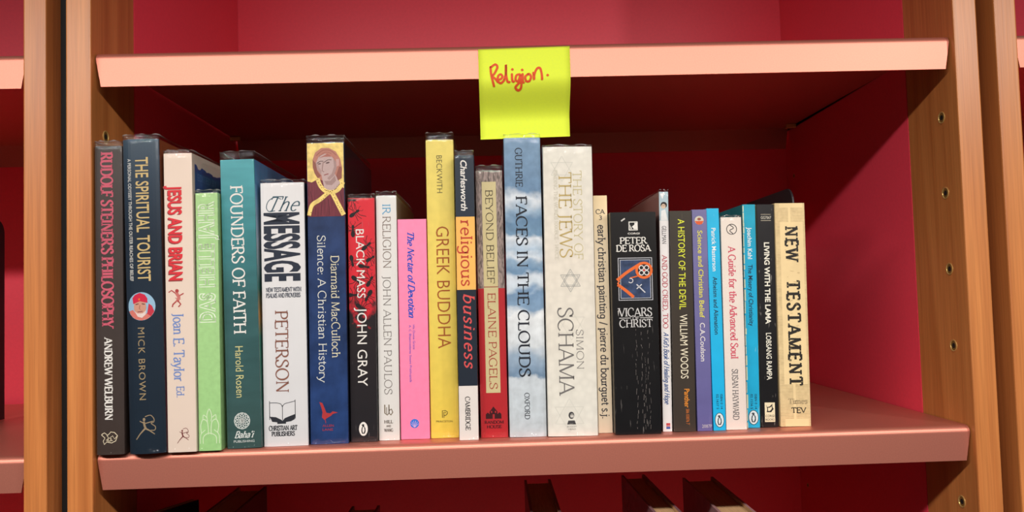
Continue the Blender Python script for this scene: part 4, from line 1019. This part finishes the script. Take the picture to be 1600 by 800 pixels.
# ------------------------------------------------------------------ books on the shelf below
def lower_book(label, x, w, y, h, col, twist=0.0, depth=.165):
    m = cover_mat('cloth_board', [(0, col)], mottle=.1, mscale=80, rough=.26)
    return Book(HB, label, (y, x, x, w, h, 0), (40, 0, 400), m, depth=depth, z0=-S, bulge=.001, group='books on the shelf below', twist=twist)
zt = S * 1000
lower_book('thin black hardback standing turned on the shelf below the row', 22, 7, 24, zt - 55, (12, 10, 12), -0.42, .06)
lower_book('broad dark brown hardback on the shelf below, beside the thin black one', 66, 28, 14, zt - 68, (52, 30, 24))
lower_book('low hardback on the shelf below showing only its page tops', 178, 27, 10, zt - 88, (60, 40, 32), 0, .16)
lower_book('grey boarded hardback alone below the cloud patterned book', 346, 26, 12, zt - 70, (96, 66, 64))
lower_book('plum hardback below the creased black paperback', 446, 23, 14, zt - 69, (116, 84, 88), 0.03)  # board colour lightened to stand in for sheen
lower_book('hardback with shiny boards coloured pale for sheen below the cyan paperbacks', 502, 30, 8, zt - 70, (150, 112, 112), 0, .155)  # sheen of the boards put into their lighter base colour

# ------------------------------------------------------------------ bookends
def bookend(label, x, y0, y1, h, z0, foot):
    root = empty('bookend', (x, 0, z0)); tag(root, label, 'bookend', 'black bookends')
    r = .014; t = .0016
    pts = [(y0, .0003), (y1, .0003)] + [(y1 - r + r * math.cos(a), h - r + r * math.sin(a)) for a in [i * math.pi / 16 for i in range(9)]] + [(y0 + r + r * math.cos(a), h - r + r * math.sin(a)) for a in [math.pi / 2 + i * math.pi / 16 for i in range(9)]]
    n = len(pts); V = [(0, y, z) for y, z in pts] + [(t, y, z) for y, z in pts]
    F = [tuple(reversed(range(n))), tuple(range(n, 2 * n))] + [(i, (i + 1) % n, n + (i + 1) % n, n + i) for i in range(n)]
    mesh_obj('upright_plate', V, F, DARKMETAL, root)
    box('foot_plate', (min(t, foot), max(t, foot), y0 + .01, y1 - .01, .0003, .0019), DARKMETAL, root)
bookend('black metal bookend against the newsprint patterned paperback', .5745, .075, .215, .2015, 0.0002, .012)
bookend('black metal bookend in the bookcase beyond the black strip', -.199, .10, .22, .205, 0.0002, -.08)

# ------------------------------------------------------------------ the note
def note():
    root = empty('sticky_note', (0.3365, 0, 0.0)); tag(root, 'yellow square sticky note with orange handwriting', 'note')
    m, nt, bs = new_mat('yellow_note_paper')
    tc = nt.nodes.new('ShaderNodeTexCoord'); n = nt.nodes.new('ShaderNodeTexNoise'); n.inputs['Scale'].default_value = 700; n.inputs['Detail'].default_value = 5
    nt.links.new(tc.outputs['Object'], n.inputs['Vector'])
    mx = nt.nodes.new('ShaderNodeMix'); mx.data_type = 'RGBA'; mx.inputs[6].default_value = lin((226, 240, 52)); mx.inputs[7].default_value = lin((214, 232, 66))
    nt.links.new(n.outputs[0], mx.inputs[0]); nt.links.new(mx.outputs[2], bs.inputs['Base Color']); bs.inputs['Roughness'].default_value = .8
    z1, z0, w = 0.3088, 0.2402, 0.0728
    def yz(s):
        """arc from the top (s=0) to the bottom edge (s=1)"""
        z = z1 + (z0 - z1) * s
        t = min(1, max(0, (s - .34) / .46)); e = t * t * (3 - 2 * t)
        return -0.0009 + 0.0190 * e, z
    V = []; F = []; nx, ns = 12, 40
    for k in (0, 1):
        for j in range(ns + 1):
            y, z = yz(j / ns)
            for i in range(nx + 1):
                x = (i / nx - .5) * w
                V.append((x, y - k * .00012 + 0.0012 * (x / w) * (j / ns) ** 2, z + 0.0012 * (x / w)))
    st = (ns + 1) * (nx + 1)
    for j in range(ns):
        for i in range(nx):
            a = j * (nx + 1) + i
            F.append((a, a + 1, a + nx + 2, a + nx + 1)); F.append((st + a, st + a + nx + 1, st + a + nx + 2, st + a + 1))
    rim = [i for i in range(nx + 1)] + [(j + 1) * (nx + 1) + nx for j in range(ns)] + [ns * (nx + 1) + i for i in range(nx - 1, -1, -1)] + [j * (nx + 1) for j in range(ns - 1, 0, -1)]
    for i in range(len(rim)): F.append((rim[i], rim[(i + 1) % len(rim)], st + rim[(i + 1) % len(rim)], st + rim[i]))
    mesh_obj('paper_sheet', V, F, m, root, smooth=True)
    # handwriting, on a sheet 616 x 610 units
    strokes = [[(80, 130), (84, 190), (100, 262)], [(82, 132), (112, 112), (126, 132), (108, 172), (92, 196), (108, 212), (126, 236)], [(126, 222), (146, 218), (158, 200), (148, 184), (132, 192), (126, 216), (132, 238), (150, 244), (170, 226)],
               [(168, 226), (182, 178), (184, 116), (182, 170), (190, 232), (204, 240)], [(222, 186), (224, 232), (234, 238)], [(274, 188), (252, 196), (246, 226), (264, 236), (280, 192), (284, 250), (280, 282), (262, 294), (244, 276), (262, 254), (290, 226)],
               [(294, 188), (294, 236), (300, 246)], [(332, 190), (312, 206), (316, 236), (338, 238), (350, 210), (340, 190), (328, 190)], [(366, 182), (370, 230), (374, 190), (392, 152), (412, 150), (422, 190), (424, 228)]]
    dots = [(226, 152), (292, 158), (462, 202)]
    V = []; F = []
    def P(a, c, dy=.0003):
        s = c / 610; y, z = yz(s); x = (a / 616 - .5) * w
        return (x, y - .00012 - dy + 0.0012 * (x / w) * s * s, z + .0012 * (x / w))
    for q in strokes:
        q = smoothp(q, 6); n_ = len(q)
        for i in range(n_):
            p, r = q[max(0, i - 1)], q[min(n_ - 1, i + 1)]; dx, dy = r[0] - p[0], r[1] - p[1]; l = math.hypot(dx, dy) or 1
            b0 = len(V)
            V += [P(q[i][0] - dy / l * 7.5, q[i][1] + dx / l * 7.5), P(q[i][0] + dy / l * 7.5, q[i][1] - dx / l * 7.5)]
            if i: F.append((b0 - 2, b0 - 1, b0 + 1, b0))
        for e in (q[0], q[-1]):
            b0 = len(V); V += [P(e[0] + 7.5 * math.cos(k * .524), e[1] + 7.5 * math.sin(k * .524), .00034) for k in range(12)]; F.append(tuple(range(b0, b0 + 12)))
    for d in dots:
        b0 = len(V); V += [P(d[0] + 9 * math.cos(k * .524), d[1] + 9 * math.sin(k * .524)) for k in range(12)]; F.append(tuple(range(b0, b0 + 12)))
    o = mesh_obj('handwriting', V, F, ink((226, 84, 40), .6), root); o['label'] = 'orange felt-pen word'
note()
